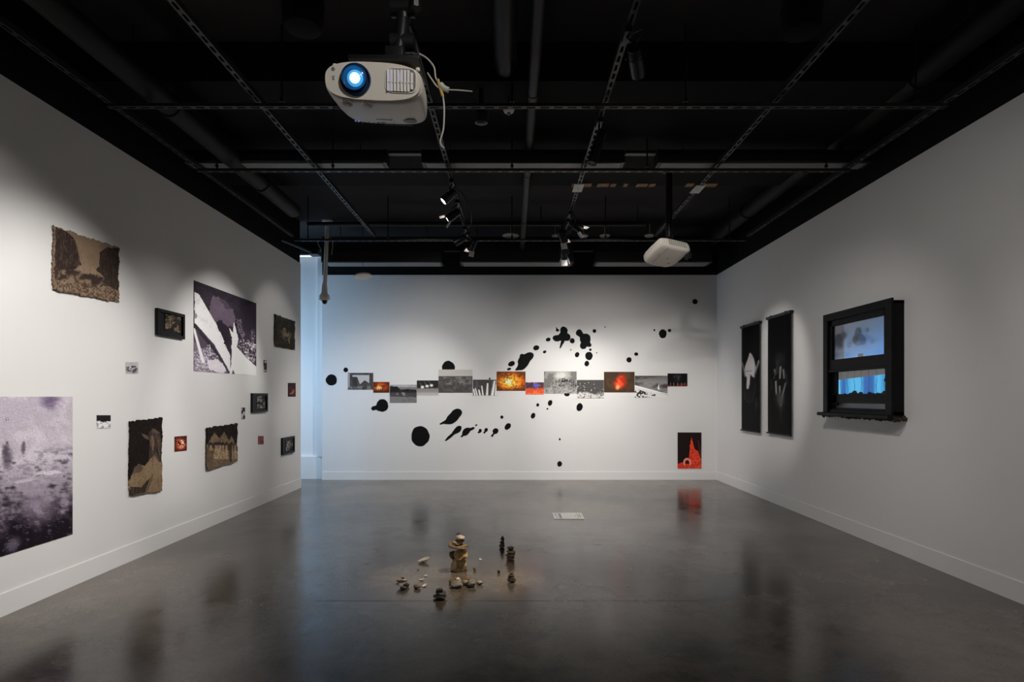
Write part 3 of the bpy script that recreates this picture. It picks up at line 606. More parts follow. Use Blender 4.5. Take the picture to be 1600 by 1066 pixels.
card('left', rect(450, 462, 598.5, 620), 'dark photo card with orange flame nearest the wall end', 'flame', 37, 36, 40)
# deep black frames with a small picture
def deepframe(q, inner, label, seed, tone):
    (x0, y0), (x1, y1), (x2, y2), (x3, y3) = q     # outer front corners TL TR BR BL
    D = .030; X = XL+D
    TL, TR, BR, BL = [lw(a, c, D) for a, c in q]
    y_0 = TL.y; y_1 = TR.y; z_1 = (TL.z+TR.z)/2; z_0 = (BL.z+BR.z)/2
    t = thing('picture_frame', (XL+.015, (y_0+y_1)/2, z_0), label, 'picture frame', 'black box frames on left wall')
    bt = .03; b = MB()
    b.bbox(XL+.001, X, y_0, y_0+bt, z_0, z_1, .003); b.bbox(XL+.001, X, y_1-bt, y_1, z_0, z_1, .003)
    b.bbox(XL+.001, X, y_0+bt, y_1-bt, z_0, z_0+bt, .003); b.bbox(XL+.001, X, y_0+bt, y_1-bt, z_1-bt, z_1, .003)
    b.build('frame', M['frameblk'], t)
    b = MB(); b.box(XL+.003, XL+.012, y_0+bt, y_1-bt, z_0+bt, z_1-bt); b.build('backing', M['frameblk'], t)
    p = Pic('left', *inner, 90, 75, .018); p.fill(tone[0]); n = p.fbm(6, seed); n2 = p.fbm(2.5, seed+5)
    p.blend(ss(.42, .58, n), tone[1]); p.blend(ss(.5, .62, n2)*.6, tone[2]); p.grain(.08)
    p.build('picture', M['print'], 1.25, parent=t, thick=.008)
deepframe(((247, 482), (289.5, 491), (288.5, 530), (247, 524)), ((258.5, 491), (282, 495.5), (280, 519.5), (257, 516)), 'black box frame with sepia picture left of the big flame print', 4, ((50, 42, 34), (128, 114, 94), (20, 16, 14)))
deepframe(((395, 615), (419, 614.5), (417.5, 643.5), (395, 645)), ((402, 619), (414, 619), (413.5, 638), (402, 638.5)), 'black box frame with grey picture right of the tents burlap, upper one', 14, ((40, 38, 38), (130, 124, 118), (20, 18, 18)))
deepframe(((442, 684), (461, 682), (459, 707.5), (442, 711)), ((447, 688), (457.5, 687), (457, 703), (447, 705)), 'black box frame with grey picture, lowest near the wall end', 24, ((44, 42, 42), (140, 132, 126), (30, 28, 28)))

# --- back wall strip of prints
def bp_(x0, x1, y0, y1, res=4): return Pic('back', *rect(x0, x1, y0, y1), max(20, int((x1-x0)*res)), max(20, int((y1-y0)*res)), .006)
def fin(p, label, k=1.3, g='photo prints in a row on back wall'): p.grain(.06); return p.build('photo_print', M['print'], k, label, 'print', g)
def c6(x, y): return (490+x/5.517, 560+y/5.517)
def c7(x, y): return (760+x/4.1, 480+y/4.1)
p = bp_(543.5, 583, 582.8, 609); p.fill((60, 56, 54)); n = p.fbm(4, 3)
p.blend(ss(.4, .6, n)*.4, (96, 92, 90)); p.blend(p.poly([c6(*a) for a in ((335, 145), (480, 145), (480, 215), (440, 190), (400, 225), (375, 160), (335, 160))]), (172, 170, 170))
p.blend(p.poly([c6(*a) for a in ((300, 240), (400, 240), (510, 240), (510, 268), (300, 268))], 1)*ss(.4, .5, n)*.7, (120, 118, 116))
p.blend(p.poly([c6(*a) for a in ((295, 130), (312, 130), (312, 240), (295, 262))]), (140, 138, 138)); p.blend(p.poly([c6(*a) for a in ((335, 160), (372, 160), (375, 230), (335, 230))])*.8, (52, 50, 50))
fin(p, 'grey print of a view through a window, first of the row on back wall')
p = bp_(583.3, 608.4, 597, 613.7); p.fill((84, 34, 18)); n = p.fbm(6, 13); p.blend(p.ell(*c6(575, 250), 9, 6.5, 0, .7)*ss(.3, .55, n), (226, 92, 30)); p.blend(p.ell(*c6(565, 258), 4.5, 3.5, 0, .7), (255, 190, 110)); p.blend(ss(.6, .9, p.V)*.5, (60, 24, 14))
for a in (562, 576, 592): p.blend(p.line(c6(a, 262), c6(a, 280), 1), (40, 16, 10))
fin(p, 'small orange fire print, second in the row on back wall')
p = bp_(609, 651, 601.3, 629.4); p.fill((112, 110, 110)); n = p.fbm(5, 23); p.blend(ss(.0, .28, p.V)*.0+(p.V < .14), (158, 156, 156))
p.blend(p.poly([c6(*a) for a in ((656, 240), (720, 245), (750, 270), (820, 265), (888, 270), (888, 300), (656, 300))], .8), (34, 32, 32)); p.blend(p.poly([c6(*a) for a in ((656, 295), (888, 290), (888, 335), (656, 330))], 1)*.8, (54, 52, 52))
p.blend(p.ell(*c6(760, 310), 8, 3, 0, .5)*ss(.4, .6, n), (140, 138, 136)); p.blend(ss(.5, .7, n)*.3, (80, 78, 78)); fin(p, 'dark grey landscape print hanging lowest on left of the row')
p = bp_(651.3, 685, 594.6, 617.6); p.fill((40, 38, 38)); p.blend(ss(.45, .6, p.V+.1*(p.fbm(3, 4)-.5)), (128, 124, 122)); p.blend(ss(.7, .95, p.V), (170, 166, 164))
for a, c_ in ((938, 248), (978, 240), (1016, 234)): p.blend(p.ell(*c6(a, c_), 2.4, 1.9, 0, .7), (250, 248, 246)); p.blend(p.line(c6(a, c_), c6(a-25, c_-40), 1.2, .5)*.5, (160, 158, 156))
fin(p, 'dark print with three white lights in the row on back wall')
p = bp_(685.2, 738.3, 577.6, 613.7); p.fill((78, 76, 74)); n = p.fbm(5, 33, 6); n2 = p.fbm(1.4, 43, 4); p.blend(ss(.42, .64, n*.6+n2*.4), (140, 138, 134)); p.blend(ss(.52, .62, n2)*.6, (42, 40, 40)); p.blend(ss(.32, .26, p.V), (176, 172, 168))
p.blend((abs(p.V-.31) < .018), (84, 80, 78)); p.blend(ss(.55, .75, p.V)*.5, (60, 58, 56)); fin(p, 'largest grey print of the row, a garden under pale sky')
p = bp_(739, 775.3, 593.4, 618); p.fill((66, 64, 64)); p.blend(ss(.5, .62, p.fbm(5, 53))*.4, (110, 108, 106))
for a, c_, d_, e_, w_ in ((1390, 318, 1380, 270, 3), (1410, 318, 1395, 262, 2.4), (1435, 318, 1425, 275, 3), (1460, 318, 1450, 240, 2.6), (1495, 318, 1500, 220, 3.6), (1540, 318, 1560, 200, 4.4), (1568, 318, 1574, 230, 3)): p.blend(p.line(c6(a, c_), c6(d_, e_), w_, w_*.7), (216, 214, 212))
fin(p, 'dark print of pale leaning posts, left of the bright fire print')
p = bp_(775.9, 821, 580.7, 610.7); p.fill((92, 50, 26)); n = p.fbm(7, 63, 6); n2 = p.fbm(1.9, 73, 4); p.blend(p.ell(*c7(160, 480), 20, 13, 0, .6)*ss(.3, .5, n), (226, 106, 26)); p.blend(p.ell(*c7(150, 478), 14, 9, 0, .7)*ss(.38, .55, n2), (255, 206, 80)); p.blend(p.ell(*c7(140, 478), 5, 4, 0, .8), (255, 246, 180))
p.blend(ss(.75, 1, p.V)*.5*ss(.4, .6, n2), (70, 28, 14)); p.blend(ss(.56, .66, p.fbm(3, 99))*.5, (60, 34, 20)); fin(p, 'bright orange bonfire print at middle of the row on back wall', 1.45)
p = bp_(821.3, 849.8, 597.6, 616.6); p.fill((70, 52, 66)); n = p.fbm(5, 83); p.blend(ss(.4, .6, p.V+.25*(n-.5)), (206, 76, 44)); p.blend(ss(.85, 1, p.V), (236, 120, 84)); p.blend(p.ell(*c7(318, 502), 4, 4, 0, .7)*.9, (90, 96, 190)); p.blend(ss(.58, .7, p.fbm(2.5, 87))*.5, (250, 150, 100)); fin(p, 'small print of red embers with a blue glow, low in the row')
p = bp_(850, 901, 580.5, 614.9); p.fill((108, 106, 104)); n = p.fbm(7, 93, 6); n2 = p.fbm(1.6, 97, 4); p.blend(ss(.45, .6, n), (140, 138, 134)); p.blend(p.ell(*c7(480, 440), 10, 7, 0, .6)*ss(.35, .55, n), (190, 188, 184)); p.blend(p.ell(*c7(500, 480), 14, 6, 0, .5)*ss(.42, .55, n2), (56, 54, 54)); p.blend(ss(.68, .8, p.V)*ss(.45, .55, n2), (196, 194, 190)); p.blend(ss(.55, .62, n2)*ss(.5, .6, p.V)*.6, (44, 42, 42)); fin(p, 'wide grey print of smoke over figures, in the row right of the embers')
p = bp_(901.3, 943.4, 593.9, 622.2); p.fill((70, 68, 66)); n2 = p.fbm(1.6, 107, 4); p.blend(ss(.66, .82, p.V+.3*(p.fbm(6, 109)-.5)), (196, 194, 190)); p.blend(ss(.55, .65, n2)*ss(.6, .8, p.V)*.8, (50, 48, 46)); p.blend(ss(.70, .82, n2)*.5, (190, 188, 184))
rs = np.random.RandomState(3)
for _ in range(16): p.blend(p.ell(901+42*rs.rand(), 595+20*rs.rand(), .55, .55), (220, 218, 214))
fin(p, 'dark print flecked with white spots, left of the red glow print')
p = bp_(943.7, 991.5, 581.2, 613.2); p.fill((60, 46, 34)); n = p.fbm(9, 113, 4); p.blend(ss(.5, .65, n)*.5, (84, 62, 44)); p.blend(p.ell(*c7(858, 480), 9, 13, .1, .6)*ss(.3, .5, n), (170, 44, 26)); p.blend(p.ell(*c7(853, 485), 6, 10, .2, .6)*ss(.4, .55, p.fbm(4, 119)), (236, 76, 40)); p.blend(p.ell(*c7(842, 512), 3, 3.5, .2, .7), (255, 150, 100)); fin(p, 'brown print with a glowing red centre, right part of the row', 1.4)
p = bp_(992, 1043, 587.3, 621.5); p.fill((128, 126, 124)); n = p.fbm(14, 123, 4, .6, 1.6); p.blend(ss(.4, .62, n), (64, 62, 62)); p.blend(ss(.35, .0, p.V)*.4, (60, 58, 58))
p.blend(p.poly([c7(*a) for a in ((951, 505), (1160, 565), (1160, 582), (951, 582))]), (206, 204, 202)); p.blend(p.poly([c7(*a) for a in ((951, 522), (1130, 572), (951, 582))])*ss(.5, .56, p.fbm(3, 133)), (40, 38, 38)); p.blend(p.poly([c7(*a) for a in ((1096, 525), (1105, 490), (1110, 530))]), (216, 214, 212)); p.blend(p.poly([c7(*a) for a in ((951, 500), (1160, 556), (1160, 562), (951, 510))]), (230, 228, 226))
fin(p, 'grey print of a pale slope under dark cloud, second last of row')
p = bp_(1043.2, 1074, 583.7, 603.9); p.fill((16, 14, 15)); p.blend(ss(.72, .9, p.V)*ss(.45, .6, p.fbm(3, 143)), (150, 36, 26)); p.blend(p.ell(*c7(1222, 450), 6, 5, 0, .7)*ss(.4, .6, p.fbm(2, 147)), (66, 66, 68))
for a in (1180, 1200, 1225, 1250, 1270): p.blend(p.line(c7(a, 508), c7(a, 485), 1), (110, 100, 100))
fin(p, 'small nearly black print with red base, last of the row')
p = bp_(1058.8, 1096, 675.9, 732.4, 4)
def cp(x, y): return (1040+x/11.85, 660+y/11.85)
p.fill((30, 20, 18)); p.blend(p.poly([cp(*a) for a in ((478, 275), (510, 400), (540, 500), (600, 540), (660, 700), (665, 860), (440, 860), (440, 640), (455, 430))], 1.2, jsc=3), (206, 62, 40))
p.blend(p.poly([cp(*a) for a in ((225, 770), (300, 745), (480, 780), (665, 760), (665, 860), (225, 860))], .8), (190, 54, 34)); p.blend(ss(.5, .6, p.fbm(3, 153))*p.poly([cp(*a) for a in ((480, 480), (640, 560), (660, 800), (440, 800), (440, 640))])*.7, (150, 36, 26))
p.blend(ss(.58, .66, p.fbm(2.2, 159))*p.poly([cp(*a) for a in ((470, 500), (650, 640), (660, 860), (240, 860), (440, 760))])*.6, (236, 120, 96)); p.blend(p.line(cp(600, 340), cp(655, 640), .7)*.7, (150, 70, 60))
r_ = np.hypot((p.PX-cp(400, 0)[0])/1, (p.PY-cp(0, 745)[1])/1.15); arch = (r_ > 3.3) & (r_ < 6.2) & (p.PY < cp(0, 800)[1]) & ((p.PY < cp(0, 745)[1]) | (abs(p.PX-cp(400, 0)[0]) > 3.3)); p.blend(arch, (222, 128, 112)); p.blend((r_ <= 3.3) & (p.PY < cp(0, 770)[1]), (60, 18, 14))
p.grain(.05); p.build('photo_print', M['print'], 1.4, 'upright red and black print of a spire and arch, low right on back wall', 'print')

# --- ink drops on back wall
def blot(cs, label, z=.0022, seed=0, rays=72):
    """cs: list of (px,py,rx,ry,rot) in photograph units; outline is the smooth union seen from the first"""
    k = YB/F; rnd_ = random.Random(seed); ph = [rnd_.random()*6.3 for _ in range(4)]
    cx, cy = cs[0][0], cs[0][1]
    def field(x, y):
        f = 0
        for (a, c_, rx, ry, ro) in cs:
            dx, dy = x-a, y-c_; u = (dx*math.cos(ro)+dy*math.sin(ro))/rx; v = (-dx*math.sin(ro)+dy*math.cos(ro))/ry
            d2 = u*u+v*v; f += math.exp(-3.0*(d2-1)) if d2 < 3 else 0
        return f
    far = max(math.hypot(c[0]-cx, c[1]-cy)+max(c[2], c[3])*1.3 for c in cs); pts = []
    for i in range(rays):
        th = 2*PI*i/rays; best = .3; st = far/160
        for s_ in range(1, 161):
            r = s_*st
            if field(cx+r*math.cos(th), cy+r*math.sin(th)) >= 1: best = r
        best *= 1+.018*math.sin(3*th+ph[0])+.014*math.sin(5*th+ph[1])+.01*math.sin(9*th+ph[2])
        pts.append((cx+best*math.cos(th), cy+best*math.sin(th)))
    b = MB(); n = len(pts); c0 = bw(cx, cy, z); vs = [c0]+[bw(a, c_, z) for a, c_ in pts]+[bw(a, c_, -.0005) for a, c_ in pts]
    b.add(vs, [(0, 1+i, 1+(i+1) % n) for i in range(n)]+[(1+i, 1+n+i, 1+n+(i+1) % n, 1+(i+1) % n) for i in range(n)])
    return b.build('ink_drop', M['ink'], label=label, cat='ink drop', group='black ink drops on back wall')
def e6(x, y, rx, ry=None, ro=0): a = c6(x, y); return (a[0], a[1], rx/5.517, (ry or rx)/5.517, ro)
def e7(x, y, rx, ry=None, ro=0): a = c7(x, y); return (a[0], a[1], rx/4.1, (ry or rx)/4.1, ro)
BL = [
 ([e6(153, 187, 48)], 'round black drop, leftmost on back wall'),
 ([e6(277, 100, 20)], 'small round black drop above the first print of the row'),
 ([e6(592, 407, 52, 55), e6(560, 430, 22), e6(518, 432, 19)], 'black drop with a small knob, below the second print'),
 ([e6(1162, 82, 56, 60)], 'black drop half hidden by top edge of the largest grey print'),
 ([e6(920, 672, 79, 88)], 'largest round black drop on back wall, low left'),
 ([e6(1205, 508, 80, 42, -.75), e6(1150, 548, 38, 18, -.3), e6(1097, 566, 16, 13), e6(1235, 470, 40, 34)], 'big black teardrop below the pale posts print'),
 ([e6(1243, 615, 40, 26, -.8), e6(1213, 640, 22, 16, -.8), e6(1175, 675, 34, 14, -.75), e6(1135, 711, 10, 7)], 'long thin black splash, lowest left of the low streak'),
 ([e6(1315, 633, 42, 28, -.8), e6(1355, 612, 20, 12, -.2), e6(1377, 603, 12), e6(1278, 672, 12, 9)], 'black splash with knobs at both ends in the low streak'),
 ([e6(1402, 577, 10, 7, -.6)], 'tiny drop above the knobbed splash of the low streak'),
 ([e6(1436, 624, 14, 16), e6(1424, 640, 13, 6)], 'small triangular drop in the low streak'),
 ([e6(1487, 618, 15, 18, .5), e6(1472, 640, 10, 9)], 'small notched drop next to the triangular one'),
 ([e6(1568, 628, 27, 24, -.8), e6(1540, 668, 12, 10)], 'black drop with a short tail in the low streak'),
 ([e6(1518, 175, 9, 7, -.6)], 'tiny drop above the posts print'),
 ([e7(99, 705, 10, 11)], 'small round drop above the low streak right end'),
 ([e7(137, 765, 17, 24, .7)], 'oval black drop, right end of the low streak'),
 ([e7(161, 363, 23, 16, -.4)], 'oval drop left of the big diagonal splash'),
 ([e7(145, 397, 14, 8, -.3)], 'small oval touching top of the bonfire print'),
 ([e7(240, 345, 36, 46, .6), e7(270, 318, 34, 26, -.6), e7(228, 378, 34, 22, -.6), e7(193, 402, 14, 5, 0), e7(228, 312, 14, 12)], 'big black diagonal splash above the bonfire print'),
 ([e7(319, 261, 20, 16, -.3)], 'round drop above the big diagonal splash'),
 ([e7(373, 287, 12, 9, -.4)], 'small oval drop right of the diagonal splash'),
 ([e7(396, 208, 16, 12, -.3)], 'oval drop left of the dripping blot'),
 ([e7(488, 190, 30, 26), e7(497, 150, 24, 26), e7(450, 200, 27, 20, .1), e7(515, 193, 24, 24), e7(488, 226, 10, 16, .4), e7(480, 245, 6, 12, .4), e7(473, 258, 6, 6)], 'large lobed black blot with a thin drip, highest of the centre'),
 ([e7(455, 148, 11, 9), e7(450, 135, 4, 6)], 'small spiky drop left of the lobed blot'),
 ([e7(550, 216, 16, 17)], 'round drop between the two large upper blots'),
 ([e7(634, 205, 35, 36), e7(594, 165, 22, 23), e7(620, 248, 22, 22), e7(658, 243, 15, 13), e7(610, 185, 12, 12)], 'large knobbed black blot, right one of the two upper blots'),
 ([e7(666, 273, 8)], 'tiny drop just below the knobbed blot'),
 ([e7(692, 153, 12)], 'small round drop right of the knobbed blot'),
 ([e7(760, 127, 4)], 'pinpoint drop far right of the knobbed blot'),
 ([e7(541, 274, 4)], 'pinpoint drop below the gap of the upper blots'),
 ([e7(581, 305, 14, 17, .4)], 'oval drop under the knobbed blot, at its left'),
 ([e7(657, 313, 24, 27)], 'round black drop directly under the knobbed blot'),
 ([e7(643, 362, 15, 18, .2)], 'oval drop lowest under the knobbed blot'),
 ([e7(706, 293, 4)], 'pinpoint drop right of the lower round drop'),
 ([e7(1130, 171, 25, 29)], 'larger drop alone at upper right of back wall'),
 ([e7(1173, 150, 11, 10)], 'small drop touching the upper right drop'),
 ([e7(1076, 148, 6, 7)], 'tiny drop left of the upper right drop'),
 ([e7(960, 301, 13, 11)], 'small oval drop above right part of the row'),
 ([e7(914, 338, 17, 17)], 'round drop above the red glow print'),
 ([e7(516, 560, 18, 12)], 'drop peeking from under the wide grey smoke print'),
 ([e7(597, 641, 20, 26, .3)], 'oval drop below the wide grey smoke print'),
 ([e7(408, 614, 14, 19, .3)], 'oval drop below the ember print'),
 ([e7(329, 627, 9, 11, .3)], 'small drop below the bonfire print, right side'),
 ([e7(391, 652, 6)], 'tiny drop under the oval below the ember print'),
 ([e7(299, 696, 14, 19, .4)], 'oval drop standing alone below the bonfire print'),
 ([e7(470, 847, 6, 8)], 'tiny lone drop low at centre'),
 ([e7(469, 1005, 15, 18, .2)], 'lowest round drop near the floor'),
 ([(1086, 471.5, 4.2, 4.0, 0)], 'highest small drop at the right end of back wall'),
]
for i, (cs, lb) in enumerate(BL): blot(cs, lb, seed=i)

# --- right wall: two printed blinds
def blind(L, R, label, paint):
    (xl, ytl, ybl), (xr, ytr, ybr) = L, R; off = .035
    TL = rw(xl, ytl, off); TR = rw(xr, ytr, off); y1, y0 = TL.y, TR.y; zt = (TL.z+TR.z)/2; zb = (rw(xl, ybl, off).z+rw(xr, ybr, off).z)/2
    t = thing('venetian_blind', (XR-.02, (y0+y1)/2, zb), label, 'blind', 'printed black blinds on right wall')
    b = MB(); b.bbox(XR-.05, XR-.001, y0-.01, y1+.035, zt-.005, zt+.03, .004); b.build('headrail', M['strut'], t)
    b = MB()
    for yy in (y0+.12, y1-.1): b.box(XR-.053, XR-.001, yy-.012, yy+.012, zt-.012, zt+.036)
    b.build('bracket', M['blackm'], t)
    b = MB(); b.bbox(XR-.048, XR-.022, y0-.002, y1+.03, zb-.012, zb+.008, .003); b.build('bottom_rail', M['frameblk'], t)
    # slats: each a shallow tilted strip, coloured by the print
    ns = 66; nu = 60; p = Pic('right', (xl, ytl), (xr, ytr), (xr, ybr), (xl, ybl), nu, ns*2, off)
    paint(p); vs = []; fs = []; col = []; k = 1.7
    H = zt-zb
    c = np.clip(p.img, 0, 255)/255.; c = np.where(c <= .04045, c/12.92, ((c+.055)/1.055)**2.4)*k
    for i in range(ns):
        za = zt-H*i/ns; zc = zt-H*(i+1)/ns-.003
        for r, (zz, xx) in enumerate(((za, XR-.03), (zc, XR-.042))):
            row = min(2*i+r, 2*ns-1)
            for u in range(nu):
                yy = y1+(y0-y1)*u/(nu-1); vs.append((xx-.004*math.sin(PI*u/(nu-1)), yy, zz)); col.append(c[row, u])
        n0 = i*2*nu
        for u in range(nu-1): fs.append((n0+u, n0+u+1, n0+nu+u+1, n0+nu+u))
    me = bpy.data.meshes.new('slats'); off_v = t.location; me.from_pydata([Vector(v)-off_v for v in vs], [], fs); me.materials.append(M['slatprint'])
    a_ = me.color_attributes.new('Col', 'FLOAT_COLOR', 'POINT'); cc = np.clip(np.array(col), .002, .9); cc = np.concatenate([cc, np.ones((len(cc), 1))], 1); a_.data.foreach_set('color', cc.astype(np.float32).ravel())
    o = bpy.data.objects.new('slats', me); C.objects.link(o); o.parent = t
    md = o.modifiers.new('thickness', 'SOLIDIFY'); md.thickness = .0012; md.offset = -1
    b = MB()
    for yy in (y0+.12, y1-.1): b.cyl((XR-.047, yy, zb), (XR-.047, yy, zt), .0012, 6)
    b.build('ladder_cord', M['blackm'], t)
def c4(x, y): return (1140+x/4.633, 470+y/4.633)
def paint1(p):
    p.fill((9, 8, 9)); P = lambda pts, j=.5: p.poly([c4(*a) for a in pts], j)
    p.blend(P(((115, 470), (135, 420), (150, 375), (165, 385), (182, 430), (192, 480), (185, 555), (172, 550), (152, 530), (148, 600), (140, 640), (126, 640), (126, 600), (130, 550), (112, 545), (108, 520))), (176, 172, 170))
    p.blend(p.line(c4(92, 450), c4(115, 540), 2.2, 2), (130, 126, 126)); p.blend(p.line(c4(213, 435), c4(180, 545), 2.4, 2), (130, 126, 126))
    p.blend(p.line(c4(108, 510), c4(190, 505), .6)*.7, (60, 58, 58))
    for (a, c_, d_, e_) in ((110, 640, 112, 700), (112, 700, 140, 738), (140, 738, 165, 725), (165, 725, 185, 660), (185, 660, 188, 600)): p.blend(p.line(c4(a, c_), c4(d_, e_), 2)*.35, (70, 68, 68))
    p.blend(p.ell(*c4(195, 750), 3, 9, 0, .8)*.5, (70, 68, 68)); p.blend(p.ell(*c4(140, 690), 7, 9, 0, .8)*.25, (60, 58, 58))
def paint2(p):
    p.fill((8, 7, 8))
    p.blend(p.ell(*c4(365, 420), 7, 9, 0, .8)*.4, (70, 68, 70))
    for (a, c_, d_, e_, w_, g) in ((330, 500, 335, 530, 3, 120), (372, 480, 368, 560, 3, 150), (392, 500, 398, 560, 2.6, 140), (325, 560, 345, 480, 2, 60), (410, 520, 420, 600, 1.6, 60),
                                  (338, 585, 342, 675, 2.6, 170), (366, 620, 368, 675, 2.6, 150), (408, 600, 385, 690, 2.2, 140), (303, 575, 308, 640, 1.8, 60), (350, 440, 350, 520, 4, 50), (385, 690, 375, 760, 4, 90), (360, 680, 370, 740, 8, 50)):
        p.blend(p.line(c4(a, c_), c4(d_, e_), w_, w_*.8, .7)*.85, (g, g*.98, g*.98))
    p.blend(p.ell(*c4(372, 720), 7, 12, 0, .8)*.45, (84, 82, 84)); p.blend(p.line(c4(372, 760), c4(376, 880), 5, 2, .8)*.3, (76, 74, 76))
blind((1159, 513, 672), (1186.5, 505, 675), 'narrow black slatted blind printed with a white winged shape, farther one', paint1)
blind((1200, 498, 676), (1235.5, 490, 681), 'narrow black slatted blind printed with faint skeletal hands, nearer one', paint2)

# --- right wall: black sash window sculpture with glowing screen
y0, y1 = 5.065, 6.16; XF = XR-.10; z0, z1 = 1.235, 2.27
t = thing('sash_window_sculpture', (XR-.05, (y0+y1)/2, z0), 'black wooden sash window mounted on right wall with glowing blue broken pane', 'window sculpture')
b = MB(); J = .022
b.box(XR-.10, XR-.001, y0, y0+J, z0, z1-.02); b.box(XR-.10, XR-.001, y1-J, y1, z0, z1-.02); b.box(XR-.10, XR-.001, y0, y1, z1-.045, z1-.02); b.box(XR-.10, XR-.001, y0, y1, z0, z0+.03); b.build('jamb_box', M['winblk'], t)
b = MB(); b.bbox(XF-.022, XF, y0-.012, y0+.075, z0+.0, z1, .003); b.bbox(XF-.022, XF, y1-.075, y1+.005, z0, z1, .003); b.bbox(XF-.022, XF, y0+.075, y1-.075, z1-.075, z1, .003); b.build('casing', M['winblk'], t)
b = MB(); b.bbox(XF-.06, XR-.001, y0-.02, y1+.06, z0-.035, z0+.0, .006); b.build('sill', M['winblk'], t)
ym0, ym1 = y0+.075, y1-.075; zm = 1.70
b = MB(); b.bbox(XF+.0, XF+.028, ym0, ym0+.05, zm-.02, z1-.075, .003); b.bbox(XF, XF+.028, ym1-.05, ym1, zm-.02, z1-.075, .003); b.bbox(XF, XF+.028, ym0, ym1, z1-.135, z1-.075, .003); b.bbox(XF-.004, XF+.028, ym0, ym1, zm-.02, zm+.085, .004)
b.bbox(XF-.012, XF+.028, ym0, ym1, zm-.045, zm-.02, .003); us = b.build('upper_sash', M['winblk'], t)
zl0, zl1 = 1.42, zm-.045
b = MB(); b.bbox(XF+.03, XF+.055, ym0, ym0+.05, zl0-.11, zl1, .003); b.bbox(XF+.03, XF+.055, ym1-.09, ym1, zl0-.11, zl1, .003); b.bbox(XF+.03, XF+.055, ym0, ym1, zl0-.085, zl0+.0, .003); b.bbox(XF+.03, XF+.055, ym0, ym1, z0+.03, z0+.05, .003); ls = b.build('lower_sash', M['winblk'], t)
# broken black remnants round the lower pane
rnd = random.Random(11)
b = MB(); ny_ = 26; pl_ = [(ym0+.05, zl0-.001)]
for k in range(ny_+1): pl_.append((ym0+.05+(ym1-ym0-.14)*k/ny_, zl0+.006+.035*rnd.random()**2.2))
pl_.append((ym1-.09, zl0-.001)); b.prism(pl_, XF+.038, XF+.046, lambda a, c_, q: (q, a, c_))
pl2 = [(ym0+.048, zl0), (ym0+.048, zl1)]
zz = zl1
for k, dd in enumerate((.10, .075, .05, .06, .09, .11, .07, .05, .055, .075, .04, .05)): pl2.append((ym0+dd+.0, zl1-(zl1-zl0)*k/11))
b.prism(pl2, XF+.036, XF+.047, lambda a, c_, q: (q, a, c_)); b.build('broken_edge', M['frameblk'], t)
# screens (upper and lower) at the back of the box
def screen(z_a, z_b, paint, nm, ya, yb, xs):
    nx, nz_ = 140, 90; U, V = np.meshgrid(np.linspace(0, 1, nx), np.linspace(0, 1, nz_)); img = paint(U, V)
    Y = yb+(ya-yb)*U; Z = z_b+(z_a-z_b)*V; vs = np.stack([np.full(Y.shape, xs), Y, Z], -1).reshape(-1, 3)-np.array(t.location)
    idx = np.arange(nx*nz_).reshape(nz_, nx); q = np.stack([idx[:-1, :-1], idx[1:, :-1], idx[1:, 1:], idx[:-1, 1:]], -1).reshape(-1, 4)
    me = bpy.data.meshes.new(nm); me.from_pydata(vs.tolist(), [], q.tolist()); me.materials.append(M['screen'])
    c = np.clip(img, 0, 255)/255.; c = np.where(c <= .04045, c/12.92, ((c+.055)/1.055)**2.4).reshape(-1, 3); c = np.concatenate([c, np.ones((len(c), 1))], 1)
    a_ = me.color_attributes.new('Col', 'FLOAT_COLOR', 'POINT'); a_.data.foreach_set('color', c.astype(np.float32).ravel())
    o = bpy.data.objects.new(nm, me); C.objects.link(o); o.parent = t; m_ = o.modifiers.new('thickness', 'SOLIDIFY'); m_.thickness = .004; m_.offset = 0; return o
def mixc(A, m, c): m = np.clip(m, 0, 1)[..., None]; return A*(1-m)+np.array(c, float)*m
def up_paint(U, V):
    A = np.zeros(U.shape+(3,)); A[:] = (92, 94, 100)
    A = mixc(A, ss(-.1, 1.0, V*.75+U*.35), (74, 122, 176)); A = mixc(A, ss(.6, 1.1, V*.8+U*.3)*.8, (70, 140, 205)); A = mixc(A, ss(.22, .18, U)*.75, (52, 52, 56))
    for (x, y, rx, ry, g) in ((.20, .34, .06, .1, 40), (.08, .5, .09, .26, 16), (.08, .8, .08, .1, 20), (.31, .62, .05, .085, 52), (.48, .3, .065, .14, 50), (.50, .52, .12, .16, 48), (.43, .48, .06, .12, 50), (.59, .57, .05, .1, 52), (.66, .28, .03, .07, 66), (.75, .62, .04, .07, 66)):
        A = mixc(A, ss(1.08, .92, np.hypot((U-x)/rx, (V-y)/ry))*.8, (g, g+4+18*(y > .5), g+10+42*(y > .5)))
    A = mixc(A, ((abs(U-.53) < .05) & (V > .9)), (6, 8, 14)); return A
def lo_paint(U, V):
    A = np.zeros(U.shape+(3,)); A[:] = (58, 150, 205); s_ = .5+.5*np.sin(U*19+2*np.sin(U*7)); A = mixc(A, s_*.75, (96, 190, 235)); A = mixc(A, ss(.5, .9, .5+.5*np.sin(U*11+1))*.8, (44, 84, 160)); A = mixc(A, ss(.1, .0, U), (110, 200, 240))
    top = .34-.14*U; A = mixc(A, ss(top+.01, top-.01, V), (98, 94, 92))
    for k in range(7): A = mixc(A, (abs(U-(.05+.145*k)-.01*np.sin(V*9+k)) < .006)*.6, (26, 60, 90))
    return A
screen(zm+.085, z1-.135, up_paint, 'upper_screen', ym0+.05, ym1-.05, XF+.034)
screen(zl0-.0, zl1, lo_paint, 'lower_screen', ym0+.05, ym1-.09, XF+.052)
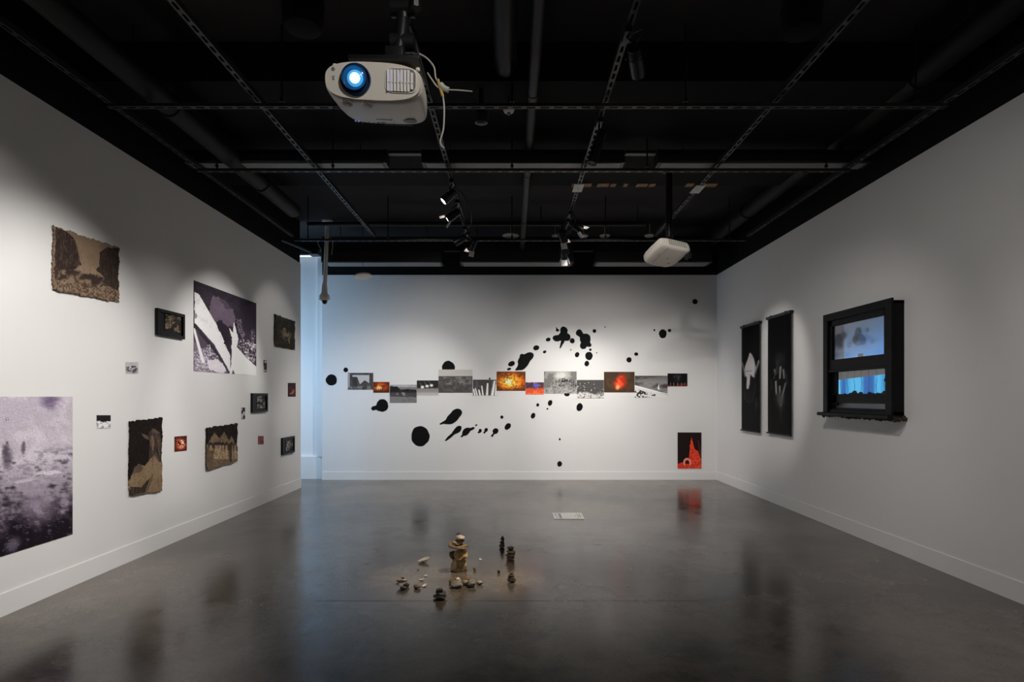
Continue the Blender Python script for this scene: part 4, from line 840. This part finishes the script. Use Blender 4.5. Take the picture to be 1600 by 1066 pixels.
def gl(name, za, zb_, x, ya, yb):
    b = MB(); b.box(x, x+.002, ya, yb, za, zb_)
    g = mat('clear_pane_glass', (.9, .95, 1), .06, trans=1.0); o = b.build(name, g, t); return o
gl('pane', zm+.085, z1-.135, XF+.02, ym0+.05, ym1-.05)
b = MB(); b.box(XR-.006, XR-.002, ym0, ym1, z0+.05, zl0-.085); b.build('back_strip', M['wall'], t)
# crumbly debris along the underside
b = MB(); rnd = random.Random(5)
for k in range(150):
    yy = y0-.02+(y1-y0+.05)*rnd.random()**1.5; xx = XR-.005-.13*rnd.random(); r = .005+.010*rnd.random(); zz = z0-.037-.010*rnd.random()
    if rnd.random() < .35: xx = XR-.005-.10*rnd.random(); yy = y0-.02-.018*rnd.random(); zz = z0-.02-.025*rnd.random()
    T = Matrix.Translation((xx, yy, zz)) @ Euler((rnd.random()*3, rnd.random()*3, 0)).to_matrix().to_4x4(); b.box(-r, r, -r*.6, r*.6, -r*.4, r*.4, T=T)
b.build('debris', M['bark'], t, kind='stuff')

# ------------------------------------------------------------------ floor label
t = thing('floor_label', (.66, 6.75, 0), 'white text card lying on the floor before the back wall', 'label')
a0 = fl(863.5, 802); a1 = fl(908, 802); c0 = fl(867, 812.3)
b = MB(); b.box(.484, .832, 6.57, 6.93, .0005, .004); b.build('card', M['card'], t)
b = MB(); g = .0046
for x in (.512, .540): b.box(x, x+.006, 6.61, 6.885, .004, g)
b.box(.556, .575, 6.62, 6.88, .004, .0042); b.box(.765, .771, 6.61, 6.885, .004, g); b.box(.735, .752, 6.735, 6.765, .004, g); b.box(.515, .775, 6.605, 6.612, .004, g); b.box(.79, .80, 6.66, 6.86, .004, .0042)
b.build('printed_lines', mat('grey_print', (.16, .16, .17), .7), t)

# ------------------------------------------------------------------ stones
KP = 6.957
def rock(cx, cy, wd, ht, m, label, depth=.8, seed=0, base=None, ang=0, sq=0, tilt=0, group=None, rough=.16, name='stone', dx=0, dy=0):
    """cx, cy, wd, ht in stone close-up pixels; base = (crop x, crop y) of the floor spot under it; sits at the height the photo shows"""
    import bmesh
    bx, by = base if base else (cx, cy+ht/2-4)
    g = fl(600+bx/KP, 820+by/KP); k = g.y/F
    X = g.x+(cx-bx)/KP*k+dx; Zc = ((by-cy)/KP)*k*1.0; W = wd/KP*k/2; H = ht/KP*k/2
    if base is None: Zc = H*.93
    bm = bmesh.new(); bmesh.ops.create_icosphere(bm, subdivisions=4, radius=1)
    R = Euler((0, tilt, ang)).to_matrix(); sv = Vector((seed*3.17, seed*1.31, seed*.77))
    rs = random.Random(seed); pls = [(Vector((rs.gauss(0, 1), rs.gauss(0, 1), rs.gauss(0, 1))).normalized(), .62+.25*rs.random()) for _ in range(int(4+sq*10))]
    if sq > .9: pls = []
    for v in bm.verts:
        p = v.co.copy()
        if sq > .9: q_ = p/max(abs(c) for c in p); p = q_*.86+p*.14; p.x *= 1-.16*(p.z > 0)*p.z; p.y *= 1-.2*max(p.z, 0)
        elif sq: p = Vector([math.copysign(abs(c)**(1-sq*.6), c) for c in p])
        p *= 1+rough*(mnoise.noise(p*1.1+sv)*1.3+mnoise.noise(p*2.6+sv)*.6+.25*mnoise.noise(p*7+sv))
        for n_, d_ in pls:
            e_ = p.dot(n_)-d_
            if e_ > 0: p -= n_*e_*.8
        v.co = p
    for ax, tgt in ((0, W), (1, W*depth), (2, H)):
        lo = min(v.co[ax] for v in bm.verts); hi = max(v.co[ax] for v in bm.verts)
        for v in bm.verts: v.co[ax] = ((v.co[ax]-lo)/(hi-lo)*2-1)*tgt
    for v in bm.verts: v.co = R @ v.co
    me = bpy.data.meshes.new(name); bm.to_mesh(me); bm.free(); me.materials.append(m)
    for p_ in me.polygons: p_.use_smooth = True
    zmin = min(v.co.z for v in me.vertices)
    o = bpy.data.objects.new(name, me); C.objects.link(o); o.location = (X, g.y+dy, max(Zc, -zmin))
    return tag(o, label, 'stone' if name == 'stone' else name, group)
B = (815, 500)
GC = 'stones of the tall central cairn'
rock(815, 450, 158, 128, R_['tan'], 'angular wedge-shaped tan block at foot of the tall cairn', .75, 21, B, .55, .95, 0, GC, .07)
rock(748, 345, 90, 92, R_['brown'], 'brown stone behind the round boulder in the tall cairn', .8, 22, B, 0, .2, 0, GC, dy=.035)
rock(838, 324, 150, 122, R_['ochre'], 'round ochre boulder in the middle of the tall cairn', .85, 23, B, .2, .15, -.2, GC, .12, dy=-.01)
rock(806, 236, 225, 62, R_['brown'], 'wide curved brown slab resting on the round boulder', .75, 24, B, .1, .1, .18, GC, .3)
rock(800, 193, 122, 44, R_['tan'], 'flat tan stone on the wide curved slab', .8, 25, B, .3, .3, -.1, GC)
rock(830, 172, 92, 22, R_['dark'], 'thin dark stone near top of the tall cairn', .8, 34, B, .3, .3, .1, GC)
rock(832, 138, 100, 62, R_['pale'], 'pale knobbly stone near top of the tall cairn', .8, 26, B, .6, .2, .15, GC, .25)
rock(812, 106, 46, 32, R_['black'], 'small black stone topping the tall cairn', .9, 27, B, 0, .3, 0, GC)
B = (1282, 250); GC = 'stones of the slim rear cairn'
for q in ((1281, 237, 62, 42, 'brown', 'bottom brown stone of the slim rear cairn'), (1284, 197, 56, 44, 'brown', 'second stone of the slim rear cairn'), (1287, 158, 44, 36, 'dark', 'third stone of the slim rear cairn'), (1288, 134, 24, 20, 'black', 'tiny top stone of the slim rear cairn')):
    rock(*q[:4], R_[q[4]], q[5], .9, int(q[1]), B, .2, .3, 0, GC)
B = (1378, 385); GC = 'stones of the brown right cairn'
for q in ((1378, 368, 96, 42, 'pink', 'pinkish bottom stone of the brown right cairn'), (1373, 332, 116, 36, 'brown', 'wide second stone of the brown right cairn'), (1380, 298, 94, 40, 'brown', 'third stone of the brown right cairn'), (1374, 258, 70, 46, 'dark', 'dark rounded top stone of the brown right cairn')):
    rock(*q[:4], R_[q[4]], q[5], .85, int(q[1]), B, .3, .25, .04, GC)
B = (1387, 624); GC = 'stones of the small front right cairn'
for q in ((1386, 609, 98, 46, 'dark', 'wide bottom stone of the small front right cairn'), (1385, 576, 78, 28, 'brown', 'second stone of the small front right cairn'), (1383, 553, 66, 22, 'dark', 'third thin stone of the small front right cairn'), (1387, 529, 40, 30, 'brown', 'top stone of the small front right cairn')):
    rock(*q[:4], R_[q[4]], q[5], .85, int(q[1])+3, B, .1, .3, .06, GC)
B = (604, 810); GC = 'stones of the dark front cairn'
for q in ((604, 787, 152, 54, 'dark', 'wide bottom stone of the dark front cairn'), (615, 748, 124, 42, 'dark', 'middle stone of the dark front cairn'), (604, 709, 78, 46, 'dark', 'rounded top stone of the dark front cairn')):
    rock(*q[:4], R_[q[4]], q[5], .8, int(q[1])+1, B, -.1, .2, .1 if q[1] == 748 else 0, GC)
B = (222, 695)
rock(210, 692, 76, 42, R_['dark'], 'dark stone in front at the left heap', .8, 41)
rock(238, 664, 70, 52, R_['dark'], 'dark stone holding up the pinkish slab at left', .8, 42, (238, 686), dy=.01)
rock(193, 614, 126, 44, R_['pink'], 'pinkish flat slab atop the left heap', .6, 43, (225, 676), 0, .3, .03, dy=.01)
rock(150, 630, 40, 20, R_['pink'], 'small pinkish chip under left end of the slab', .8, 44, (150, 640))
rock(202, 584, 34, 18, R_['dark'], 'little dark stone on top of the pinkish slab', .8, 45, (225, 676), dy=.01)
rock(360, 678, 80, 46, R_['brown'], 'lone brown stone between left heap and white shells', .8, 46)
GC = 'stones in the low central row'
rock(738, 632, 76, 66, R_['brown'], 'dark brown stone at left end of the low central row', .8, 51, None, 0, .2, 0, GC, dy=.02)
rock(790, 652, 132, 76, R_['grey'], 'wide flat grey stone in the low central row', .7, 52, None, .3, .2, .05, GC)
rock(805, 603, 62, 54, R_['pale'], 'round pale stone sitting on the wide grey stone', .9, 53, (800, 668), 0, .1, 0, GC)
rock(903, 600, 82, 54, R_['brown'], 'dark stone at the back of the low central row', .8, 54, (905, 640), 0, .2, 0, GC, dy=.02)
rock(892, 636, 72, 52, R_['pink'], 'pinkish stone in middle of the low central row', .8, 55, None, 0, .2, 0, GC)
rock(955, 640, 100, 80, R_['grey'], 'rounded grey brown stone right of the pinkish one', .8, 56, None, .2, .15, 0, GC)
rock(1040, 636, 76, 44, R_['pink'], 'tan pointed stone at right end of the low central row', .6, 57, None, 0, .3, .1, GC)
rock(768, 600, 30, 34, R_['brown'], 'small brown stone wedged behind the wide grey one', .9, 58, (790, 650), 0, .2, 0, GC, dy=.03)
rock(985, 486, 36, 36, R_['brown'], 'lone small brown pebble right of the tall cairn', .9, 61)
rock(1247, 515, 32, 36, R_['black'], 'lone black pebble left of the small front right cairn', .9, 62)
rock(371, 491, 24, 14, R_['brown'], 'tiny brown chip below the large shell', .7, 63)
rock(1478, 708, 10, 8, R_['black'], 'tiny dark speck of stone at far right of the stones', .8, 64)
def shell(cx, cy, wd, ht, label, ang, seed, lift=0.0, tiltx=0, name='shell'):
    g = fl(600+cx/KP, 820+(cy+ht/2)/KP); k = g.y/F; W = wd/KP*k/2; H = ht/KP*k
    b = MB(); n, m_ = 28, 9; vs = []
    for layer, sc in ((0, 1), (1, .9)):
        for j in range(m_+1):
            t_ = j/m_
            for i in range(n):
                th = 2*PI*i/n; rb = (1+.06*math.cos(11*th))*(1-.22*math.sin(th)) ; rr_ = t_*rb*sc
                z = (t_*t_)*(1+.55*math.cos(th))*.5+(layer*.06)
                vs.append((rr_*math.cos(th)*W, rr_*math.sin(th)*W*.7, z*H*.8))
    fs = []; o_ = (m_+1)*n
    for L_ in (0, o_):
        for j in range(m_):
            for i in range(n): i2 = (i+1) % n; fs.append((L_+j*n+i, L_+j*n+i2, L_+(j+1)*n+i2, L_+(j+1)*n+i))
    for i in range(n): i2 = (i+1) % n; fs.append((m_*n+i, m_*n+i2, o_+m_*n+i2, o_+m_*n+i))
    T = Matrix.Translation((g.x, g.y, .002)) @ Matrix.Rotation(ang, 4, 'Z')
    b.add(vs, fs, 0, True, T); return b.build('seashell', R_['shell'], label=label, cat='shell')
shell(430, 368, 124, 80, 'large pale curved shell left of the tall cairn', .25, 1)
shell(452, 550, 42, 22, 'small white shell, uppermost of the three by the left heap', .3, 2)
shell(410, 592, 56, 26, 'small white shell, middle of the three by the left heap', -.2, 3)
shell(438, 655, 58, 32, 'small white shell, lowest of the three by the left heap', .9, 4)
shell(1046, 375, 46, 20, 'small white shell right of the tall cairn', 2.0, 5)

# ------------------------------------------------------------------ projectors
def sup(w_, h, n=2.6, seg=48, ox=0, oz=0, flat=0):
    out = []
    for i in range(seg):
        th = 2*PI*i/seg; c, s_ = math.cos(th), math.sin(th)
        out.append((ox+math.copysign(abs(c)**(2/n), c)*w_/2, oz+math.copysign(abs(s_)**(2/n), s_)*h/2))
    return out
def loft(b, secs, mi=0):      # secs: (y, outline)
    n = len(secs[0][1]); vs = []; fs = []
    for y, o in secs:
        for (x, z) in o: vs.append((x, y, z))
    for j in range(len(secs)-1):
        for i in range(n): i2 = (i+1) % n; fs.append((j*n+i, j*n+i2, (j+1)*n+i2, (j+1)*n+i))
    fs.append(tuple(range(n))[::-1]); fs.append(tuple((len(secs)-1)*n+i for i in range(n)))
    b.add(vs, fs, mi, True)
    return b
def text_mesh(s_, size, name, m, parent, T):
    cu = bpy.data.curves.new(name, 'FONT'); cu.body = s_; cu.size = size; cu.align_x = 'CENTER'; cu.align_y = 'CENTER'; cu.extrude = .0004
    o = bpy.data.objects.new(name+'_curve', cu); C.objects.link(o); bpy.context.view_layer.update()
    me = bpy.data.meshes.new_from_object(o.evaluated_get(bpy.context.evaluated_depsgraph_get())); bpy.data.objects.remove(o)
    me.name = name; me.transform(T); me.materials.clear(); me.materials.append(m)
    r = bpy.data.objects.new(name, me); C.objects.link(r); r.parent = parent; return r
# lit projector: local frame, front face at y=0 looking -y, z up
PA = Vector((-.434, 1.80, 2.385))
t = thing('projector', PA, 'cream ceiling projector with glowing blue lens, nearest to the viewer', 'projector')
t.rotation_euler = (math.radians(11), math.radians(1.5), math.radians(2))
W, H = .302, .118
b = MB()
secs = []
for y, ws, hs, oz, n_ in ((.0, .93, .84, 0, 2.9), (.004, .97, .93, 0, 3), (.012, .995, .985, 0, 3.1), (.03, 1, 1, 0, 3.2), (.08, .995, 1.02, -.002, 3.4), (.15, .975, 1.02, -.004, 3.8), (.21, .95, .99, -.004, 4), (.25, .92, .95, -.003, 4), (.268, .88, .88, -.002, 3.8), (.275, .82, .8, 0, 3.4)):
    secs.append((y, sup(W*ws, H*hs, n_, 64, 0, oz)))
loft(b, secs); body = b.build('body', M['pwhite'], t, local=True)
# faceplate seam: raised bezel ring
b = MB(); o1 = sup(W*.985, H*.95, 2.9, 64); o2 = sup(W*.965, H*.90, 2.8, 64); n = 64
vs = [(x, .010, z) for x, z in o1]+[(x, -.004, z) for x, z in sup(W*.975, H*.925, 2.9, 64)]+[(x, -.004, z) for x, z in o2]
fs = []
for j in range(2):
    for i in range(n): i2 = (i+1) % n; fs.append((j*n+i, j*n+i2, (j+1)*n+i2, (j+1)*n+i))
fs.append(tuple(2*n+i for i in range(n)))
b.add(vs, fs, 0, True); b.build('faceplate', M['pwhite'], t, local=True)
lx, lz = -.056, .006
b = MB(); b.lathe([(.048, .0), (.047, -.009), (.0445, -.011), (.041, -.006), (.039, -.004)], (lx+.003, -.001, lz-.004), (0, 1, 0), 40); b.build('lens_surround', M['lensring'], t, local=True)
b = MB(); b.lathe([(.039, .012), (.040, -.014), (.038, -.018), (.0365, -.014), (.034, .002)], (lx, -.001, lz), (0, 1, 0), 40); b.build('lens_ring', M['lensring'], t, local=True)
b = MB(); b.lathe([(.036, 0), (.030, -.005), (.018, -.008), (.004, -.009)], (lx, -.010, lz), (0, 1, 0), 40); lo = b.build('lens', M['lens2'], t, local=True)
b = MB(); b.lathe([(.0255, 0), (.022, -.003), (.01, -.005)], (lx+.003, -.0155, lz-.003), (0, 1, 0), 32); b.build('inner_glow', M['lensmid'], lo, local=True)
b = MB(); b.lathe([(.0155, 0), (.013, -.002), (.006, -.003)], (lx+.004, -.0205, lz-.004), (0, 1, 0), 28); b.build('lit_core', M['lens'], lo, local=True)
# grille
gx, gz = .086, .004
b = MB(); o1 = sup(.100, .075, 4.5, 40, gx, gz); o2 = sup(.090, .066, 4.5, 40, gx, gz); n = 40
vs = [(x, -.004, z) for x, z in o1]+[(x, -.0065, z) for x, z in sup(.096, .071, 4.5, 40, gx, gz)]+[(x, -.0045, z) for x, z in o2]; fs = []
for j in range(2):
    for i in range(n): i2 = (i+1) % n; fs.append((j*n+i, j*n+i2, (j+1)*n+i2, (j+1)*n+i))
b.add(vs, fs, 0, True); gr = b.build('grille_rim', M['pwhite'], t, local=True)
b = MB(); o2 = sup(.0905, .0665, 4.5, 40, gx, gz); b.add([(x, -.0046, z) for x, z in o2], [tuple(range(40))]); b.build('grille_recess', M['pgrey'], t, local=True)
b = MB()
for k in range(8):
    x = gx-.038+k*.0105; hh = .031 if k < 7 else .024
    T = Matrix.Translation((x, -.008, gz)) @ Matrix.Rotation(.5, 4, 'Z'); b.box(-.0042, .0042, -.0006, .0006, -hh, hh, T=T)
b.box(gx-.042, gx+.042, -.0095, -.0085, gz-.006, gz-.0045); b.build('grille_slats', M['pale'], t, local=True)
b = MB()
for k, hh in ((0, .03), (3, .012)):
    x = gx-.034+k*.0105; b.box(x, x+.004, -.0056, -.0048, gz+(.0 if k else -hh), gz+hh+(.012 if k else 0))
b.build('grille_glow', M['bluegl'], t, local=True)
# sensor, marks, dials
b = MB(); b.lathe([(.006, 0), (.0055, -.001), (.002, -.0015)], (-.122, -.004, .030), (0, 1, 0), 20); b.build('sensor', M['pgrey'], t, local=True)
b = MB(); b.box(-.127, -.117, -.0046, -.004, .008, .0095); b.box(-.1265, -.1185, -.0046, -.004, .0055, .0065); b.lathe([(.0035, 0), (.0033, -.0005)], (-.122, -.004, .001), (0, 1, 0), 12); b.build('mark', M['pgrey'], t, local=True)
for x in (-.085, -.022):
    b = MB(); b.lathe([(.0175, .012), (.0175, -.002), (.015, -.007), (.004, -.008)], (x, .024, -.058), (0, .25, 1), 28); b.box(x-.002, x+.002, .010, .038, -.068, -.0645); b.build('adjusting_dial', M['pwhite'], t, local=True)
# underside details
zz = -.0635
b = MB(); b.lathe([(.024, .001), (.023, -.0008)], (.088, .19, zz), (0, 0, 1), 28); b.build('speaker_mesh', M['pgrey'], t, local=True)
b = MB()
for i, x in enumerate((-.10, -.085, -.062, -.045, -.03, -.012)): b.lathe([(.003, .001), (.0028, -.0014)], (x, .225+.004*(i % 2), zz-.0002), (0, 0, 1), 10)
b.box(-.03, .0, .216, .219, zz-.001, zz); b.box(.03, .0306, .14, .24, zz-.001, zz); b.box(-.01, .09, .243, .245, zz-.001, zz); b.build('buttons', M['pgrey'], t, local=True)
for x in (-.105, -.094):
    b = MB(); b.lathe([(.0032, .001), (.003, -.0012)], (x, .212, zz-.0006), (0, 0, 1), 10); b.build('status_light', M['bluegl'], t, local=True)
text_mesh('EPSON', .018, 'brand_text', M['pgrey'], t, Matrix.Translation((.0, .178, zz-.0012)) @ Matrix.Rotation(PI, 4, 'X') @ Matrix.Rotation(PI, 4, 'Z'))
b = MB()
for x in (-.125, .135): b.lathe([(.007, 0), (.007, .007), (.004, .009)], (x, .03, .047), (0, 0, 1), 12)
b.build('foot', M['pwhite'], t, local=True)
# mount arm for the lit projector
b = MB(); b.bbox(-.53, -.30, 1.86, 2.02, 2.492, 2.506, .003); b.bbox(-.42, -.36, 1.9, 1.98, 2.49, 2.56, .004)
b.tube([(-.385, 1.94, 2.55), (-.375, 1.95, 2.62), (-.37, 1.96, 2.70)], .022, 12); b.cyl((-.37, 1.96, 2.68), (-.37, 1.96, 3.79), .025, 16)
for z in (2.72, 2.60): b.cyl((-.41, 1.955, z), (-.33, 1.955, z), .03, 14)
b.cyl((-.325, 1.93, 2.70), (-.325, 1.93, 2.73), .02, 8); b.lathe([(.07, -.02), (.07, 0)], (-.37, 1.96, DH), (0, 0, 1), 20); b.cyl((-.37, 1.96, 3.7), (-.37, 1.96, 4.1), .022, 12)
b.build('projector_mount', M['blackm'], label='black jointed ceiling mount holding the lit projector', cat='mount')
b = MB(); Z = 1.98
P2 = lambda l: [at(x, y, Z) for x, y in l]
b.tube(P2(((655, 84), (668, 92), (678, 105), (681, 122), (688, 134), (692, 150), (694, 170), (693, 200), (688, 222), (694, 232))), .0028, 8)
b.tube(P2(((668, 114), (676, 126), (684, 136), (696, 140), (715, 141), (738, 143))), .0026, 8)
b.tube(P2(((684, 124), (688, 138), (692, 151))), .005, 8, 1); b.tube(P2(((688, 132), (694, 138), (701, 141))), .010, 8, 0)
b.build('cable', [M['cable'], M['yellow']], label='white cable looping down right of the lit projector', cat='cable')
b = MB(); b.tube(P2(((521, 165), (521, 190), (523, 226))), .0016, 6); b.build('cable', M['duct'], label='thin cord hanging left below the lit projector', cat='cable')

# far projector seen from behind and below
PB = at(1040, 396, 6.0)
t = thing('projector', PB, 'cream projector hanging on a black pole near the right wall', 'projector')
t.rotation_euler = (math.radians(-22), math.radians(4), math.radians(25))
W, H, D = .40, .115, .33
b = MB(); secs = []
for y, ws, hs, oz, n_ in ((-D/2, .86, .8, .0, 5), (-D/2+.008, .93, .92, 0, 5), (-D/2+.03, .98, 1, 0, 4.6), (0, 1, 1, 0, 4.2), (.08, .98, 1, 0, 3.8), (.13, .92, .96, 0, 3.4), (D/2-.01, .82, .88, 0, 3), (D/2, .7, .74, 0, 2.8)):
    secs.append((y, sup(W*ws, H*hs, n_, 56, 0, oz)))
loft(b, secs); b.build('body', M['pwhite'], t, local=True)
b = MB()
for i in range(9):
    for j in range(7): 
        x = -.09+i*.026; z = -.026+j*.0095; b.box(x, x+.018, -D/2-.003, -D/2+.001, z, z+.0048)
b.build('vent_grille', M['pgrey'], t, local=True)
b = MB(); b.bbox(-.105, .155, -D/2-.002, -D/2+.006, -.035, .045, .002); b.build('vent_panel', M['pwhite'], t, local=True)
b = MB(); b.box(-.10, -.098, -.15, .12, -H/2-.0012, -H/2+.002); b.box(-.13, -.118, -.03, -.02, -H/2-.0015, -H/2+.002)
b.box(.0, .03, .0, .008, -H/2-.0012, -H/2+.002); b.box(.07, .1, .07, .078, -H/2-.0012, -H/2+.002); b.build('mark', M['pgrey'], t, local=True)
b = MB(); b.bbox(W/2-.01, W/2+.025, -.13, -.05, -.075, .0, .006); b.cyl((W/2+.02, -.11, -.085), (W/2+.03, -.09, .02), .009, 10); b.build('side_bracket', M['strut'], t, local=True)
b = MB()
for x in (-.05, .14): b.lathe([(.012, 0), (.012, .02), (.006, .024)], (x, -.1, H/2-.004), (0, 0, 1), 12)
b.build('foot', M['pwhite'], t, local=True)
q = PB
b = MB(); b.cyl((q.x+.05, 6.05, q.z+.09), (q.x+.05, 6.05, 3.8), .034, 18); b.bbox(q.x-.07, q.x+.17, 5.97, 6.13, q.z+.122, q.z+.136, .004); b.lathe([(.08, -.03), (.08, 0)], (q.x+.05, 6.05, 3.8), (0, 0, 1), 20)
b.cyl((q.x+.02, 6.02, q.z+.13), (q.x+.08, 6.02, q.z+.13), .05, 12)
b.build('projector_mount', M['blackm'], label='black vertical ceiling pole holding the far projector', cat='mount')
b = MB(); b.tube([(q.x+.08, 6.1, q.z+.45), (q.x+.14, 6.1, q.z+.4), (q.x+.10, 6.1, q.z+.33), (q.x+.15, 6.1, q.z+.27), (q.x+.09, 6.1, q.z+.2)], .007, 6); b.build('cable', M['blackm'], label='black cable coiled beside the far projector pole', cat='cable')
